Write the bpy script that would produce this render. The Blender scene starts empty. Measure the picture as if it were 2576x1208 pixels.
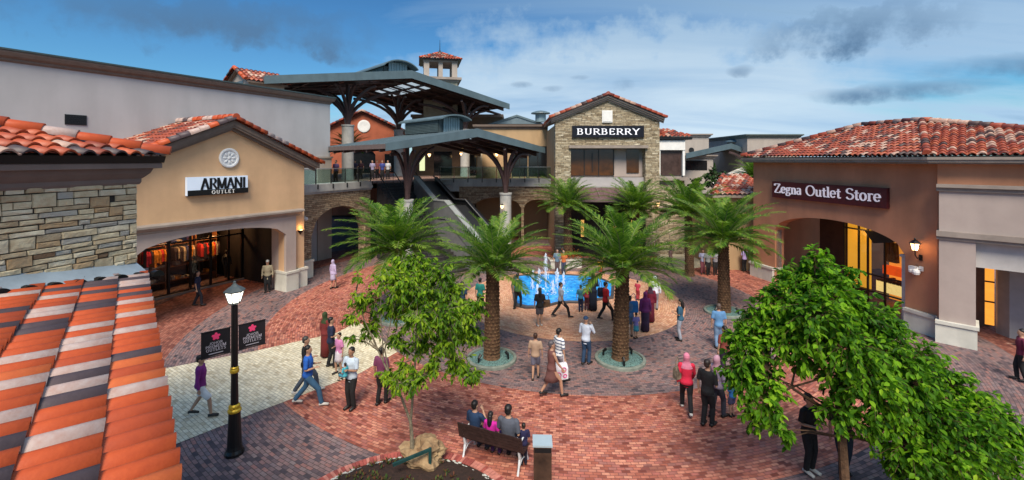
import bpy, math, random
from mathutils import Vector, Matrix, noise as mnoise
R = math.radians
sc = bpy.context.scene
# ---------------------------------------------------------------- camera, sky, sun, exposure
CH = 6.9                       # eye height above the plaza
FP = 1126.0                    # focal length, in pixels of a 2576 pixel wide picture
cam = bpy.data.cameras.new('camera'); camo = bpy.data.objects.new('camera', cam)
sc.collection.objects.link(camo); sc.camera = camo
camo.location = (0, 0, CH); camo.rotation_euler = (R(90), 0, 0)
cam.sensor_width = 36; cam.lens = 36*FP/2576; cam.shift_y = -(604-402)/2576
cam.clip_start = .05; cam.clip_end = 3000
sc.view_settings.view_transform = 'Standard'; sc.view_settings.look = 'None'
sc.view_settings.exposure = EXPOSURE = 0.12; sc.view_settings.gamma = 1
sc.view_settings.use_curve_mapping = False
SUN_EL, SUN_AZ = 50, 182       # azimuth clockwise from +Y
world = bpy.data.worlds.new('World'); sc.world = world; world.use_nodes = True
nt = world.node_tree; nt.nodes.clear()
def N(t, typ, **k):
    n = t.nodes.new(typ)
    for a, b in k.items(): setattr(n, a, b)
    return n
def L(t, a, b): t.links.new(a, b)
def mathn(t, op, a, b=None, c=None, clamp=False):
    n = N(t, 'ShaderNodeMath', operation=op); n.use_clamp = clamp
    for i, v in enumerate((a, b, c)):
        if v is None: continue
        if isinstance(v, (int, float)): n.inputs[i].default_value = v
        else: L(t, v, n.inputs[i])
    return n.outputs[0]
def ramp(t, src, stops):
    n = N(t, 'ShaderNodeValToRGB'); L(t, src, n.inputs[0])
    e = n.color_ramp.elements
    while len(e) < len(stops): e.new(.5)
    for i, (p, c) in enumerate(stops):
        e[i].position = p; e[i].color = (*c, 1) if not isinstance(c, (int, float)) else (c, c, c, 1)
    return n.outputs[0]
def mixc(t, f, a, b, mode='MIX'):
    n = N(t, 'ShaderNodeMix', data_type='RGBA', blend_type=mode)
    for i, v in ((0, f), (6, a), (7, b)):
        if isinstance(v, (int, float)): n.inputs[i].default_value = v if i == 0 else (v, v, v, 1)
        elif isinstance(v, tuple): n.inputs[i].default_value = (*v, 1)
        else: L(t, v, n.inputs[i])
    return n.outputs[2]
def build_sky():
    t = nt
    out = N(t, 'ShaderNodeOutputWorld'); bg = N(t, 'ShaderNodeBackground')
    sky = N(t, 'ShaderNodeTexSky', sky_type='NISHITA'); sky.sun_disc = False
    sky.sun_elevation = R(SUN_EL); sky.sun_rotation = R(SUN_AZ); sky.altitude = 200
    sky.air_density = 1.3; sky.dust_density = .4; sky.ozone_density = 3.5
    tc = N(t, 'ShaderNodeTexCoord'); sp = N(t, 'ShaderNodeSeparateXYZ'); L(t, tc.outputs['Generated'], sp.inputs[0])
    x, y, z = sp.outputs
    zc = mathn(t, 'MAXIMUM', z, .0)
    base = mixc(t, 1.0, sky.outputs[0], (.40, .77, 1.03), 'MULTIPLY')
    # cloud layer: direction projected on a plane overhead
    den = mathn(t, 'ADD', zc, .16)
    px = mathn(t, 'DIVIDE', x, den); py = mathn(t, 'DIVIDE', y, den)
    cv = N(t, 'ShaderNodeCombineXYZ'); L(t, px, cv.inputs[0]); L(t, py, cv.inputs[1])
    mp = N(t, 'ShaderNodeMapping'); L(t, cv.outputs[0], mp.inputs[0])
    mp.inputs['Rotation'].default_value = (0, 0, R(-24)); mp.inputs['Scale'].default_value = (.34, 1.0, 1); mp.inputs['Location'].default_value = (1.7, .35, 0)
    n1 = N(t, 'ShaderNodeTexNoise'); L(t, mp.outputs[0], n1.inputs[0]); n1.inputs['Scale'].default_value = 1.15; n1.inputs['Detail'].default_value = 9; n1.inputs['Roughness'].default_value = .58; n1.inputs['Distortion'].default_value = .5
    # cloudier to the right and low in the middle, clear blue upper left
    az = mathn(t, 'ARCTAN2', x, y)
    el = mathn(t, 'ARCSINE', z)
    def spot(a0, e0, wa, we, warp=.0):
        nn = N(t, 'ShaderNodeTexNoise'); L(t, tc.outputs['Generated'], nn.inputs[0]); nn.inputs['Scale'].default_value = 14; nn.inputs['Detail'].default_value = 6; nn.inputs['Roughness'].default_value = .6
        da = mathn(t, 'DIVIDE', mathn(t, 'SUBTRACT', az, R(a0)), R(wa))
        de = mathn(t, 'DIVIDE', mathn(t, 'SUBTRACT', el, R(e0)), R(we))
        de = mathn(t, 'ADD', de, mathn(t, 'MULTIPLY', mathn(t, 'SUBTRACT', nn.outputs[0], .5), warp))
        r2 = mathn(t, 'ADD', mathn(t, 'MULTIPLY', da, da), mathn(t, 'MULTIPLY', de, de))
        v = mathn(t, 'SUBTRACT', 1, r2, clamp=True)
        return mathn(t, 'SMOOTH_MIN', v, 1, .1), nn.outputs[0]
    bias = mathn(t, 'MULTIPLY', mathn(t, 'SMOOTH_MIN', mathn(t, 'MAXIMUM', mathn(t, 'ADD', mathn(t, 'MULTIPLY', az, .24), -.02), -.10), .17, .05), 1)
    lowb, _ = spot(8, 5, 34, 13, .8)
    m = mathn(t, 'ADD', mathn(t, 'ADD', n1.outputs[0], bias), mathn(t, 'MULTIPLY', lowb, .48))
    mask = ramp(t, m, [(.49, 0.0), (.60, .35), (.76, .92), (1.0, 1.0)])
    ccol = ramp(t, n1.outputs[0], [(.3, (6.3, 7.4, 8.2)), (.62, (3.6, 5.2, 7.0)), (.75, (2.4, 3.9, 5.6))])
    # cloud deck over the base sky; the zenith fill is multiplied in below
    col = mixc(t, mask, base, ccol)
    # grey cumulus scraps
    for (a0, e0, wa, we, wp, dark) in [(-29, 15, 12, 3.0, 2.4, .8), (-41, 14, 12, 3.0, 2.4, .65), (-49, 19, 12, 2.6, 2.4, .5), (-23, 13, 6, 1.4, 2, .6), (37, 12.7, 8.5, 2.9, 2.8, .95), (40.3, 6.6, 7, 1.05, 1.2, .9), (47.5, 8.2, 5, 1.0, 1.8, .6),
                                       (-19.5, 11.6, 3.0, .8, 2.0, .55), (1.2, 9.6, 1.4, .45, 1.5, .5), (5.2, 9.0, 1.3, .45, 1.5, .5), (14, 9.0, 1.3, .9, 2.2, .6), (8.6, 10.3, 1.2, .35, 1.5, .45), (27, 10.2, 1.4, .8, 2, .5)]:
        v, nn = spot(a0, e0, wa*1.15, we, wp*1.3)
        k = mathn(t, 'MULTIPLY', v, mathn(t, 'MULTIPLY', mathn(t, 'SUBTRACT', nn, .28, clamp=True), 2.8), clamp=True)
        k = mathn(t, 'MULTIPLY', k, dark)
        col = mixc(t, k, col, (1.0, 1.9, 3.2))
    # unseen sky overhead is brightened and warmed, added as fill for the ground
    up = ramp(t, z, [(0.0, (.95,.95,.95)), (.34, (.66,.71,.75)), (.55, (1.3,1.12,1.0)), (1.0, (2.3,1.9,1.6))])
    col = mixc(t, 1.0, col, up, 'MULTIPLY')
    L(t, col, bg.inputs[0]); bg.inputs[1].default_value = .12
    L(t, bg.outputs[0], out.inputs[0])
build_sky()
sun = bpy.data.lights.new('sun', 'SUN'); suno = bpy.data.objects.new('sun', sun); sc.collection.objects.link(suno)
sun.energy = 4.9; sun.angle = R(26); sun.color = (1, .88, .72)
_a, _e = R(SUN_AZ), R(SUN_EL)
suno.rotation_euler = Vector((-math.sin(_a)*math.cos(_e), -math.cos(_a)*math.cos(_e), -math.sin(_e))).to_track_quat('-Z', 'Y').to_euler()
# ---------------------------------------------------------------- helpers
def W(x, y, d): return Vector(((x-1288)/FP*d, d, CH-(y-402)/FP*d))      # a point read from the photograph at a known distance
def G(x, y, z=0.0):                                                    # a point on the ground
    d = (CH-z)*FP/(y-402); return Vector(((x-1288)/FP*d, d, z))
def top(o, label, cat, group=None, kind=None):
    o['label'] = label; o['category'] = cat
    if group: o['group'] = group
    if kind: o['kind'] = kind
    return o
def empty(name, loc=(0, 0, 0), rz=0, label=None, cat=None, group=None):
    o = bpy.data.objects.new(name, None); sc.collection.objects.link(o); o.location = loc; o.rotation_euler = (0, 0, rz); o.empty_display_size = .2
    if label: top(o, label, cat, group)
    return o
class MB:
    def __init__(s): s.v = []; s.f = []; s.mi = []; s.sm = []; s.M = None; s.m = 0; s.smooth = False
    def pt(s, p):
        p = Vector(p)
        if s.M is not None: p = s.M @ p
        s.v.append(p); return len(s.v)-1
    def face(s, idx): s.f.append(tuple(idx)); s.mi.append(s.m); s.sm.append(s.smooth)
    def poly(s, pts): s.face([s.pt(p) for p in pts])
    def box(s, a, b):
        x0, y0, z0 = a; x1, y1, z1 = b
        i = [s.pt(p) for p in ((x0,y0,z0),(x1,y0,z0),(x1,y1,z0),(x0,y1,z0),(x0,y0,z1),(x1,y0,z1),(x1,y1,z1),(x0,y1,z1))]
        for q in ((0,3,2,1),(4,5,6,7),(0,1,5,4),(1,2,6,5),(2,3,7,6),(3,0,4,7)): s.face([i[k] for k in q])
    def prism(s, pts, off):                                            # a polygon swept by a vector
        off = Vector(off); n = len(pts); a = [s.pt(p) for p in pts]; b = [s.pt(Vector(p)+off) for p in pts]
        s.face(a[::-1]); s.face(b)
        for k in range(n): s.face((a[k], a[(k+1) % n], b[(k+1) % n], b[k]))
    def slab(s, quad, th): s.prism(quad, (0, 0, th))
    def rings(s, rings, cap=True, closed=True):
        ids = [[s.pt(p) for p in r] for r in rings]; n = len(ids[0])
        for a, b in zip(ids, ids[1:]):
            for k in range(n if closed else n-1): s.face((a[k], a[(k+1) % n], b[(k+1) % n], b[k]))
        if cap: s.face(ids[0][::-1]); s.face(ids[-1])
    def lathe(s, prof, c=(0, 0, 0), n=16, cap=True):
        c = Vector(c)
        s.rings([[c+Vector((r*math.cos(2*math.pi*k/n), r*math.sin(2*math.pi*k/n), z)) for k in range(n)] for r, z in prof], cap)
    def tube(s, pts, rad, n=8, cap=True, flat=1.0, up=None):
        pts = [Vector(p) for p in pts]
        if isinstance(rad, (int, float)): rad = [rad]*len(pts)
        rs = []; u = None
        for i, p in enumerate(pts):
            t = (pts[min(i+1, len(pts)-1)]-pts[max(i-1, 0)])
            if t.length < 1e-9: t = Vector((0, 0, 1))
            t.normalize()
            if up is not None: u = Vector(up)
            elif u is None: u = Vector((0, 0, 1)) if abs(t.z) < .9 else Vector((1, 0, 0))
            u = (u - t*u.dot(t))
            if u.length < 1e-5: u = Vector((0, 1, 0)) - t*t.y
            u.normalize(); w = t.cross(u)
            rs.append([p + (w*math.cos(a)*rad[i] + u*math.sin(a)*rad[i]*flat) for a in [2*math.pi*k/n + math.pi/n for k in range(n)]])
        s.rings(rs, cap)
    def ell(s, c, r, n=12, m=8, rot=None):
        c = Vector(c); rs = []
        for i in range(m+1):
            th = math.pi*i/m; rr = max(math.sin(th), 1e-3)
            ring = []
            for k in range(n):
                a = 2*math.pi*k/n; p = Vector((r[0]*rr*math.cos(a), r[1]*rr*math.sin(a), -r[2]*math.cos(th)))
                if rot is not None: p = rot @ p
                ring.append(c+p)
            rs.append(ring)
        s.rings(rs, True)
    def build(s, name, mats, parent=None, shade=None, label=None):
        me = bpy.data.meshes.new(name); me.from_pydata([tuple(v) for v in s.v], [], s.f)
        if not isinstance(mats, (list, tuple)): mats = [mats]
        for m in mats: me.materials.append(m)
        me.polygons.foreach_set('material_index', s.mi)
        me.polygons.foreach_set('use_smooth', [bool(x) or bool(shade) for x in s.sm])
        me.update()
        o = bpy.data.objects.new(name, me); sc.collection.objects.link(o)
        if parent is not None: o.parent = parent
        if label: o['label'] = label
        return o
def build_each(s, name, mats, parent=None, shade=None, join=0):
    """one object for every separate piece of the mesh (pieces sharing corners stay together)"""
    par = list(range(len(s.v)))
    def find(a):
        while par[a] != a: par[a] = par[par[a]]; a = par[a]
        return a
    for f in s.f:
        for k in f[1:]: par[find(k)] = find(f[0])
    grp = {}
    for i, f in enumerate(s.f): grp.setdefault(find(f[0]), []).append(i)
    out = []
    for fi in grp.values():
        q = MB(); mp = {}
        for i in fi:
            for k in s.f[i]:
                if k not in mp: mp[k] = len(q.v); q.v.append(s.v[k])
            q.f.append(tuple(mp[k] for k in s.f[i])); q.mi.append(s.mi[i]); q.sm.append(s.sm[i])
        out.append(q.build(name, mats, parent, shade))
    return out
MB.each = build_each
def copy_tree(o, parent=None):
    c = o.copy(); sc.collection.objects.link(c); c.parent = parent
    for ch in o.children: copy_tree(ch, c)
    return c
# ---------------------------------------------------------------- materials
_mats = {}
def mat(name, col, rough=.6, var=.12, vs=3.0, bump=.0, bs=40.0, metal=0, spec=.4, emis=None, es=1.0, col2=None, sep=.5, coords='Object', stain=0.0):
    if name in _mats: return _mats[name]
    m = bpy.data.materials.new(name); m.use_nodes = True; t = m.node_tree; b = t.nodes['Principled BSDF']; _mats[name] = m
    tc = N(t, 'ShaderNodeTexCoord'); n = N(t, 'ShaderNodeTexNoise'); L(t, tc.outputs[coords], n.inputs[0])
    n.inputs['Scale'].default_value = vs; n.inputs['Detail'].default_value = 6; n.inputs['Roughness'].default_value = .6
    c2 = col2 if col2 else tuple(c*(1-var*2) for c in col); c1 = col if col2 else tuple(min(1, c*(1+var)) for c in col)
    c = ramp(t, n.outputs[0], [(max(0, sep-.2), c2), (min(1, sep+.2), c1)])
    if stain:                                                           # rain streaks: noise stretched vertically
        mp = N(t, 'ShaderNodeMapping'); L(t, tc.outputs[coords], mp.inputs[0]); mp.inputs['Scale'].default_value = (1.1, 1.1, .22)
        n3 = N(t, 'ShaderNodeTexNoise'); L(t, mp.outputs[0], n3.inputs[0]); n3.inputs['Scale'].default_value = 1.0; n3.inputs['Detail'].default_value = 5
        c = mixc(t, 1.0, c, ramp(t, n3.outputs[0], [(.38, 1-stain), (.6, 1.0)]), 'MULTIPLY')
    L(t, c, b.inputs['Base Color'])
    b.inputs['Roughness'].default_value = rough; b.inputs['Metallic'].default_value = metal; b.inputs['Specular IOR Level'].default_value = spec
    if bump:
        n2 = N(t, 'ShaderNodeTexNoise'); L(t, tc.outputs[coords], n2.inputs[0]); n2.inputs['Scale'].default_value = bs; n2.inputs['Detail'].default_value = 5
        bp = N(t, 'ShaderNodeBump'); bp.inputs['Strength'].default_value = bump; bp.inputs['Distance'].default_value = .02; L(t, n2.outputs[0], bp.inputs['Height']); L(t, bp.outputs[0], b.inputs['Normal'])
    if emis:
        b.inputs['Emission Color'].default_value = (*emis, 1); b.inputs['Emission Strength'].default_value = es
    return m
def glass(name, tint=(.75, .85, .85), tr=.75, rough=.03):
    if name in _mats: return _mats[name]
    m = bpy.data.materials.new(name); m.use_nodes = True; t = m.node_tree; t.nodes.clear(); _mats[name] = m
    o = N(t, 'ShaderNodeOutputMaterial'); tr_ = N(t, 'ShaderNodeBsdfTransparent'); gl = N(t, 'ShaderNodeBsdfGlossy'); mx = N(t, 'ShaderNodeMixShader'); fr = N(t, 'ShaderNodeFresnel')
    fr.inputs[0].default_value = 1.5; tr_.inputs[0].default_value = (*tint, 1); gl.inputs['Roughness'].default_value = rough; gl.inputs[0].default_value = (.9, .95, 1, 1)
    lw = N(t, 'ShaderNodeLayerWeight'); lw.inputs[0].default_value = .5; f = mathn(t, 'ADD', mathn(t, 'MULTIPLY', mathn(t, 'POWER', lw.outputs['Facing'], 4.0), .25 if name == 'shop_glass' else .5), .025 if name == 'shop_glass' else .05, clamp=True)
    L(t, f, mx.inputs[0]); L(t, tr_.outputs[0], mx.inputs[1]); L(t, gl.outputs[0], mx.inputs[2]); L(t, mx.outputs[0], o.inputs[0])
    return m
def brick_mat(name, cols, bw=.2, bh=.1, polar=None, rot=0, mortar=(.05, .045, .045), ms=.008, patch=.25, rough=.75, dark=None, bump=.35):
    # pavers: every brick its own tint (white noise on the brick's cell), broad worn patches, recessed joints
    m = bpy.data.materials.new(name); m.use_nodes = True; t = m.node_tree; b = t.nodes['Principled BSDF']; _mats[name] = m
    tc = N(t, 'ShaderNodeTexCoord'); vec = tc.outputs['Object']
    if polar:
        sp = N(t, 'ShaderNodeSeparateXYZ'); L(t, vec, sp.inputs[0])
        a = mathn(t, 'ARCTAN2', sp.outputs[0], mathn(t, 'MULTIPLY', sp.outputs[1], -1.0)); r = mathn(t, 'SQRT', mathn(t, 'ADD', mathn(t, 'MULTIPLY', sp.outputs[0], sp.outputs[0]), mathn(t, 'MULTIPLY', sp.outputs[1], sp.outputs[1])))
        cb = N(t, 'ShaderNodeCombineXYZ'); L(t, mathn(t, 'MULTIPLY', a, polar), cb.inputs[0]); L(t, r, cb.inputs[1]); v2 = cb.outputs[0]
    else:
        mp = N(t, 'ShaderNodeMapping'); L(t, vec, mp.inputs[0]); mp.inputs['Rotation'].default_value = (0, 0, rot); v2 = mp.outputs[0]
    # wobble so the courses are not ruler straight
    nz = N(t, 'ShaderNodeTexNoise'); L(t, v2, nz.inputs[0]); nz.inputs['Scale'].default_value = 1.2
    vm = N(t, 'ShaderNodeVectorMath', operation='MULTIPLY_ADD'); L(t, nz.outputs['Color'], vm.inputs[0]); vm.inputs[1].default_value = (.05, .05, 0); L(t, v2, vm.inputs[2]); v3 = vm.outputs[0]
    br = N(t, 'ShaderNodeTexBrick'); L(t, v3, br.inputs[0])
    br.inputs['Scale'].default_value = 1; br.inputs['Brick Width'].default_value = bw; br.inputs['Row Height'].default_value = bh; br.inputs['Mortar Size'].default_value = ms; br.inputs['Mortar Smooth'].default_value = .3; br.offset = .5
    br.inputs['Color1'].default_value = (0, 0, 0, 1); br.inputs['Color2'].default_value = (1, 1, 1, 1); br.inputs['Mortar'].default_value = (.5, .5, .5, 1)
    st = [(i/(len(cols)-1), c) for i, c in enumerate(cols)]
    c = ramp(t, br.outputs['Color'], st)
    n = N(t, 'ShaderNodeTexNoise'); L(t, vec, n.inputs[0]); n.inputs['Scale'].default_value = .55; n.inputs['Detail'].default_value = 7; n.inputs['Roughness'].default_value = .65
    c = mixc(t, 1.0, c, ramp(t, n.outputs[0], [(.30, 1-patch*1.4), (.45, 1-patch*.3), (.66, 1+patch*.6)]), 'MULTIPLY')
    n2 = N(t, 'ShaderNodeTexNoise'); L(t, vec, n2.inputs[0]); n2.inputs['Scale'].default_value = 9; n2.inputs['Detail'].default_value = 6
    c = mixc(t, 1.0, c, ramp(t, n2.outputs[0], [(.3, .8), (.7, 1.12)]), 'MULTIPLY')
    if dark:                                                            # here and there a run of darker bricks
        vo = N(t, 'ShaderNodeTexVoronoi'); mp2 = N(t, 'ShaderNodeMapping'); L(t, v3, mp2.inputs[0]); mp2.inputs['Scale'].default_value = (.9, 4.5, 1); L(t, mp2.outputs[0], vo.inputs[0]); vo.inputs['Scale'].default_value = 1.4
        sx = N(t, 'ShaderNodeSeparateColor'); L(t, vo.outputs['Color'], sx.inputs[0])
        n4 = N(t, 'ShaderNodeTexNoise'); L(t, vec, n4.inputs[0]); n4.inputs['Scale'].default_value = .3
        k = mathn(t, 'MULTIPLY', mathn(t, 'GREATER_THAN', sx.outputs[0], .86), mathn(t, 'GREATER_THAN', n4.outputs[0], .50))
        c = mixc(t, mathn(t, 'MULTIPLY', k, .6), c, dark)
    c = mixc(t, br.outputs['Fac'], c, mortar)
    L(t, c, b.inputs['Base Color']); b.inputs['Roughness'].default_value = rough; b.inputs['Specular IOR Level'].default_value = .35
    h = mathn(t, 'ADD', mathn(t, 'MULTIPLY', br.outputs['Fac'], -1.0), mathn(t, 'MULTIPLY', n2.outputs[0], .5))
    bp = N(t, 'ShaderNodeBump'); bp.inputs['Strength'].default_value = bump; bp.inputs['Distance'].default_value = .01; L(t, h, bp.inputs['Height']); L(t, bp.outputs[0], b.inputs['Normal'])
    return m
def ledge_mat(name, cols, plane='XZ', bw=.42, bh=.11):
    # thin split-face stone veneer for the far walls
    m = bpy.data.materials.new(name); m.use_nodes = True; t = m.node_tree; b = t.nodes['Principled BSDF']; _mats[name] = m
    tc = N(t, 'ShaderNodeTexCoord'); sp = N(t, 'ShaderNodeSeparateXYZ'); L(t, tc.outputs['Object'], sp.inputs[0])
    cb = N(t, 'ShaderNodeCombineXYZ'); L(t, mathn(t, 'ADD', sp.outputs[0], sp.outputs[1]), cb.inputs[0]); L(t, sp.outputs[2], cb.inputs[1])
    nz = N(t, 'ShaderNodeTexNoise'); L(t, cb.outputs[0], nz.inputs[0]); nz.inputs['Scale'].default_value = 1.6; nz.inputs['Detail'].default_value = 3
    vm = N(t, 'ShaderNodeVectorMath', operation='MULTIPLY_ADD'); L(t, nz.outputs['Color'], vm.inputs[0]); vm.inputs[1].default_value = (.35, .16, 0); L(t, cb.outputs[0], vm.inputs[2])
    br = N(t, 'ShaderNodeTexBrick'); L(t, vm.outputs[0], br.inputs[0]); br.offset = .37; br.squash = 1.7; br.squash_frequency = 3
    br.inputs['Scale'].default_value = 1; br.inputs['Brick Width'].default_value = bw; br.inputs['Row Height'].default_value = bh; br.inputs['Mortar Size'].default_value = .011; br.inputs['Mortar Smooth'].default_value = .4
    br.inputs['Color1'].default_value = (0, 0, 0, 1); br.inputs['Color2'].default_value = (1, 1, 1, 1); br.inputs['Mortar'].default_value = (.5, .5, .5, 1)
    c = ramp(t, br.outputs['Color'], [(i/(len(cols)-1), q) for i, q in enumerate(cols)])
    n2 = N(t, 'ShaderNodeTexNoise'); L(t, tc.outputs['Object'], n2.inputs[0]); n2.inputs['Scale'].default_value = 5; n2.inputs['Detail'].default_value = 7
    c = mixc(t, 1.0, c, ramp(t, n2.outputs[0], [(.3, .6), (.7, 1.25)]), 'MULTIPLY')
    c = mixc(t, br.outputs['Fac'], c, (.035, .03, .025)); L(t, c, b.inputs['Base Color']); b.inputs['Roughness'].default_value = .85
    h = mathn(t, 'ADD', mathn(t, 'MULTIPLY', br.outputs['Fac'], -1.0), mathn(t, 'ADD', mathn(t, 'MULTIPLY', n2.outputs[0], .8), br.outputs['Color']))
    bp = N(t, 'ShaderNodeBump'); bp.inputs['Strength'].default_value = .8; bp.inputs['Distance'].default_value = .04; L(t, h, bp.inputs['Height']); L(t, bp.outputs[0], b.inputs['Normal'])
    return m
def leaf_mat(name, cols, trans=.35, rough=.45):
    m = bpy.data.materials.new(name); m.use_nodes = True; t = m.node_tree; b = t.nodes['Principled BSDF']; _mats[name] = m
    g = N(t, 'ShaderNodeNewGeometry'); tc = N(t, 'ShaderNodeTexCoord'); n = N(t, 'ShaderNodeTexNoise'); L(t, tc.outputs['Object'], n.inputs[0]); n.inputs['Scale'].default_value = 1.1; n.inputs['Detail'].default_value = 3
    v = mathn(t, 'ADD', mathn(t, 'MULTIPLY', g.outputs['Random Per Island'], .55), mathn(t, 'MULTIPLY', mathn(t, 'SUBTRACT', n.outputs[0], .28), 1.0))
    c = ramp(t, v, [(i/(len(cols)-1), q) for i, q in enumerate(cols)])
    L(t, c, b.inputs['Base Color']); b.inputs['Roughness'].default_value = rough+.15; b.inputs['Specular IOR Level'].default_value = .14
    tr = N(t, 'ShaderNodeBsdfTranslucent'); L(t, mixc(t, 1.0, c, (1.5, 1.6, .7), 'MULTIPLY'), tr.inputs[0])
    mx = N(t, 'ShaderNodeMixShader'); mx.inputs[0].default_value = trans; o = t.nodes['Material Output']
    L(t, b.outputs[0], mx.inputs[1]); L(t, tr.outputs[0], mx.inputs[2]); L(t, mx.outputs[0], o.inputs[0])
    return m
# ---------------------------------------------------------------- palette
RED = [(.17,.042,.030),(.37,.112,.072),(.48,.165,.108),(.58,.25,.165),(.42,.125,.092),(.33,.14,.115)]
DRK = [(.06,.05,.06),(.15,.105,.115),(.27,.165,.155),(.20,.15,.155),(.31,.15,.13),(.25,.19,.185)]
ORG = [(.50,.22,.12),(.62,.33,.19),(.70,.42,.27),(.58,.27,.17)]
CRM = [(.50,.42,.28),(.68,.60,.42),(.78,.71,.53),(.72,.65,.48),(.60,.53,.38)]
m_dark = brick_mat('dark_pavers', DRK, .19, .092, polar=14.0, mortar=(.06,.048,.05))
m_darkring = brick_mat('dark_ring_pavers', DRK, .19, .092, polar=9.0, mortar=(.075,.058,.06), patch=.3)
m_red = brick_mat('red_pavers', RED, .19, .088, polar=13.0, mortar=(.17,.06,.05), dark=(.12,.03,.025), patch=.3)
m_red2 = brick_mat('outer_red_pavers', [(.16,.05,.04),(.30,.10,.07),(.36,.15,.11)], .2, .1, polar=17.0, mortar=(.06,.03,.03))
m_org = brick_mat('orange_pavers', ORG, .2, .1, polar=4.0, mortar=(.30,.14,.09), patch=.22)
m_crm = brick_mat('cream_cobbles', CRM, .19, .095, rot=.62, mortar=(.33,.28,.2), ms=.007, patch=.22, bump=.6)
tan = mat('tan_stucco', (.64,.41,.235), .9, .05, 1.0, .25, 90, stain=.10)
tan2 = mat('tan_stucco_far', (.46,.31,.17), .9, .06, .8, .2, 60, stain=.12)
brown = mat('brown_stucco', (.50,.225,.125), .9, .07, .9, .25, 90, stain=.15)
taupe = mat('taupe_stucco', (.42,.345,.31), .9, .05, 1.0, .2, 90, stain=.10)
taupe2 = mat('grey_taupe_stucco', (.40,.35,.31), .9, .05, .8, .2, 90, stain=.12)
plinth = mat('plinth_render', (.62,.61,.54), .8, .06, 2, .2, 60, stain=.22)
greywall = mat('pale_grey_render', (.44,.435,.445), .9, .05, .35, .15, 50, stain=.08)
cornice = mat('brown_cornice_paint', (.17,.125,.10), .7, .1, 4, .1)
corniceL = mat('stone_cornice_paint', (.30,.25,.215), .75, .08, 3, .15, stain=.15)
steel = mat('brown_painted_steel', (.065,.036,.034), .45, .15, 6)
zinc = mat('blue_grey_metal_roof', (.15,.20,.225), .42, .08, 2, metal=.25)
fascia = mat('blue_grey_fascia', (.10,.15,.175), .5, .08, 1.2, stain=.15)
soffit = mat('dark_timber_soffit', (.05,.028,.022), .7, .2, 5)
conc = mat('column_concrete', (.47,.47,.45), .8, .08, 3, .2, stain=.2)
deckc = mat('deck_edge_concrete', (.42,.42,.40), .8, .08, 2, .2, stain=.25)
black = mat('black_paint', (.008,.008,.009), .35, .1, 8)
dkmetal = mat('dark_metal', (.03,.03,.032), .4, .1, 8, metal=.4)
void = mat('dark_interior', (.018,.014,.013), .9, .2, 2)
dkglass = mat('dark_shop_glass', (.012,.014,.016), .08, .1, 1, spec=.7)
white = mat('white_paint', (.74,.74,.72), .6, .05, 5)
gold = mat('gold_paint', (.62,.42,.04), .35, .15, 12, metal=.5)
clear = glass('clear_glass'); 
stoneA = ledge_mat('ledge_stone', [(.20,.15,.09),(.38,.31,.20),(.48,.41,.29),(.30,.23,.14),(.56,.50,.37)])
stoneB = ledge_mat('brown_ledge_stone', [(.16,.10,.06),(.33,.23,.14),(.42,.32,.20),(.26,.17,.10),(.46,.37,.25)])
# roof tiles, one material per glaze colour
def tile_mat(name, c, c2, rough=.5): return mat(name, c, rough, .1, 14, .08, 60, col2=c2)
T_NEAR = [tile_mat('orange_tile', (.50,.085,.020), (.42,.065,.016)), tile_mat('deep_orange_tile', (.42,.07,.02), (.36,.058,.018)), tile_mat('slate_tile', (.085,.06,.066), (.065,.046,.052)), tile_mat('cream_tile', (.48,.39,.36), (.40,.26,.22)), tile_mat('bright_orange_tile', (.55,.125,.032), (.48,.10,.028))]
T_MID = [tile_mat('mid_red_tile', (.40,.075,.028), (.28,.05,.02)), tile_mat('mid_dark_tile', (.24,.045,.022), (.17,.035,.02)), tile_mat('mid_slate_tile', (.08,.055,.06), (.05,.038,.042)), tile_mat('mid_cream_tile', (.46,.34,.28), (.36,.20,.15)), tile_mat('mid_orange_tile', (.48,.10,.035), (.36,.07,.025))]
T_FAR = [tile_mat('red_tile', (.35,.075,.035), (.25,.045,.025)), tile_mat('dark_red_tile', (.20,.045,.03), (.13,.03,.02)), tile_mat('umber_tile', (.09,.05,.045), (.05,.03,.03)), tile_mat('buff_tile', (.50,.36,.29), (.38,.19,.13)), tile_mat('rust_tile', (.42,.11,.045), (.30,.065,.03))]
def inside(pt, poly):
    x, y = pt; c = False; n = len(poly)
    for i in range(n):
        x0, y0 = poly[i]; x1, y1 = poly[(i+1) % n]
        if (y0 > y) != (y1 > y) and x < (x1-x0)*(y-y0)/(y1-y0)+x0: c = not c
    return c
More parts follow.
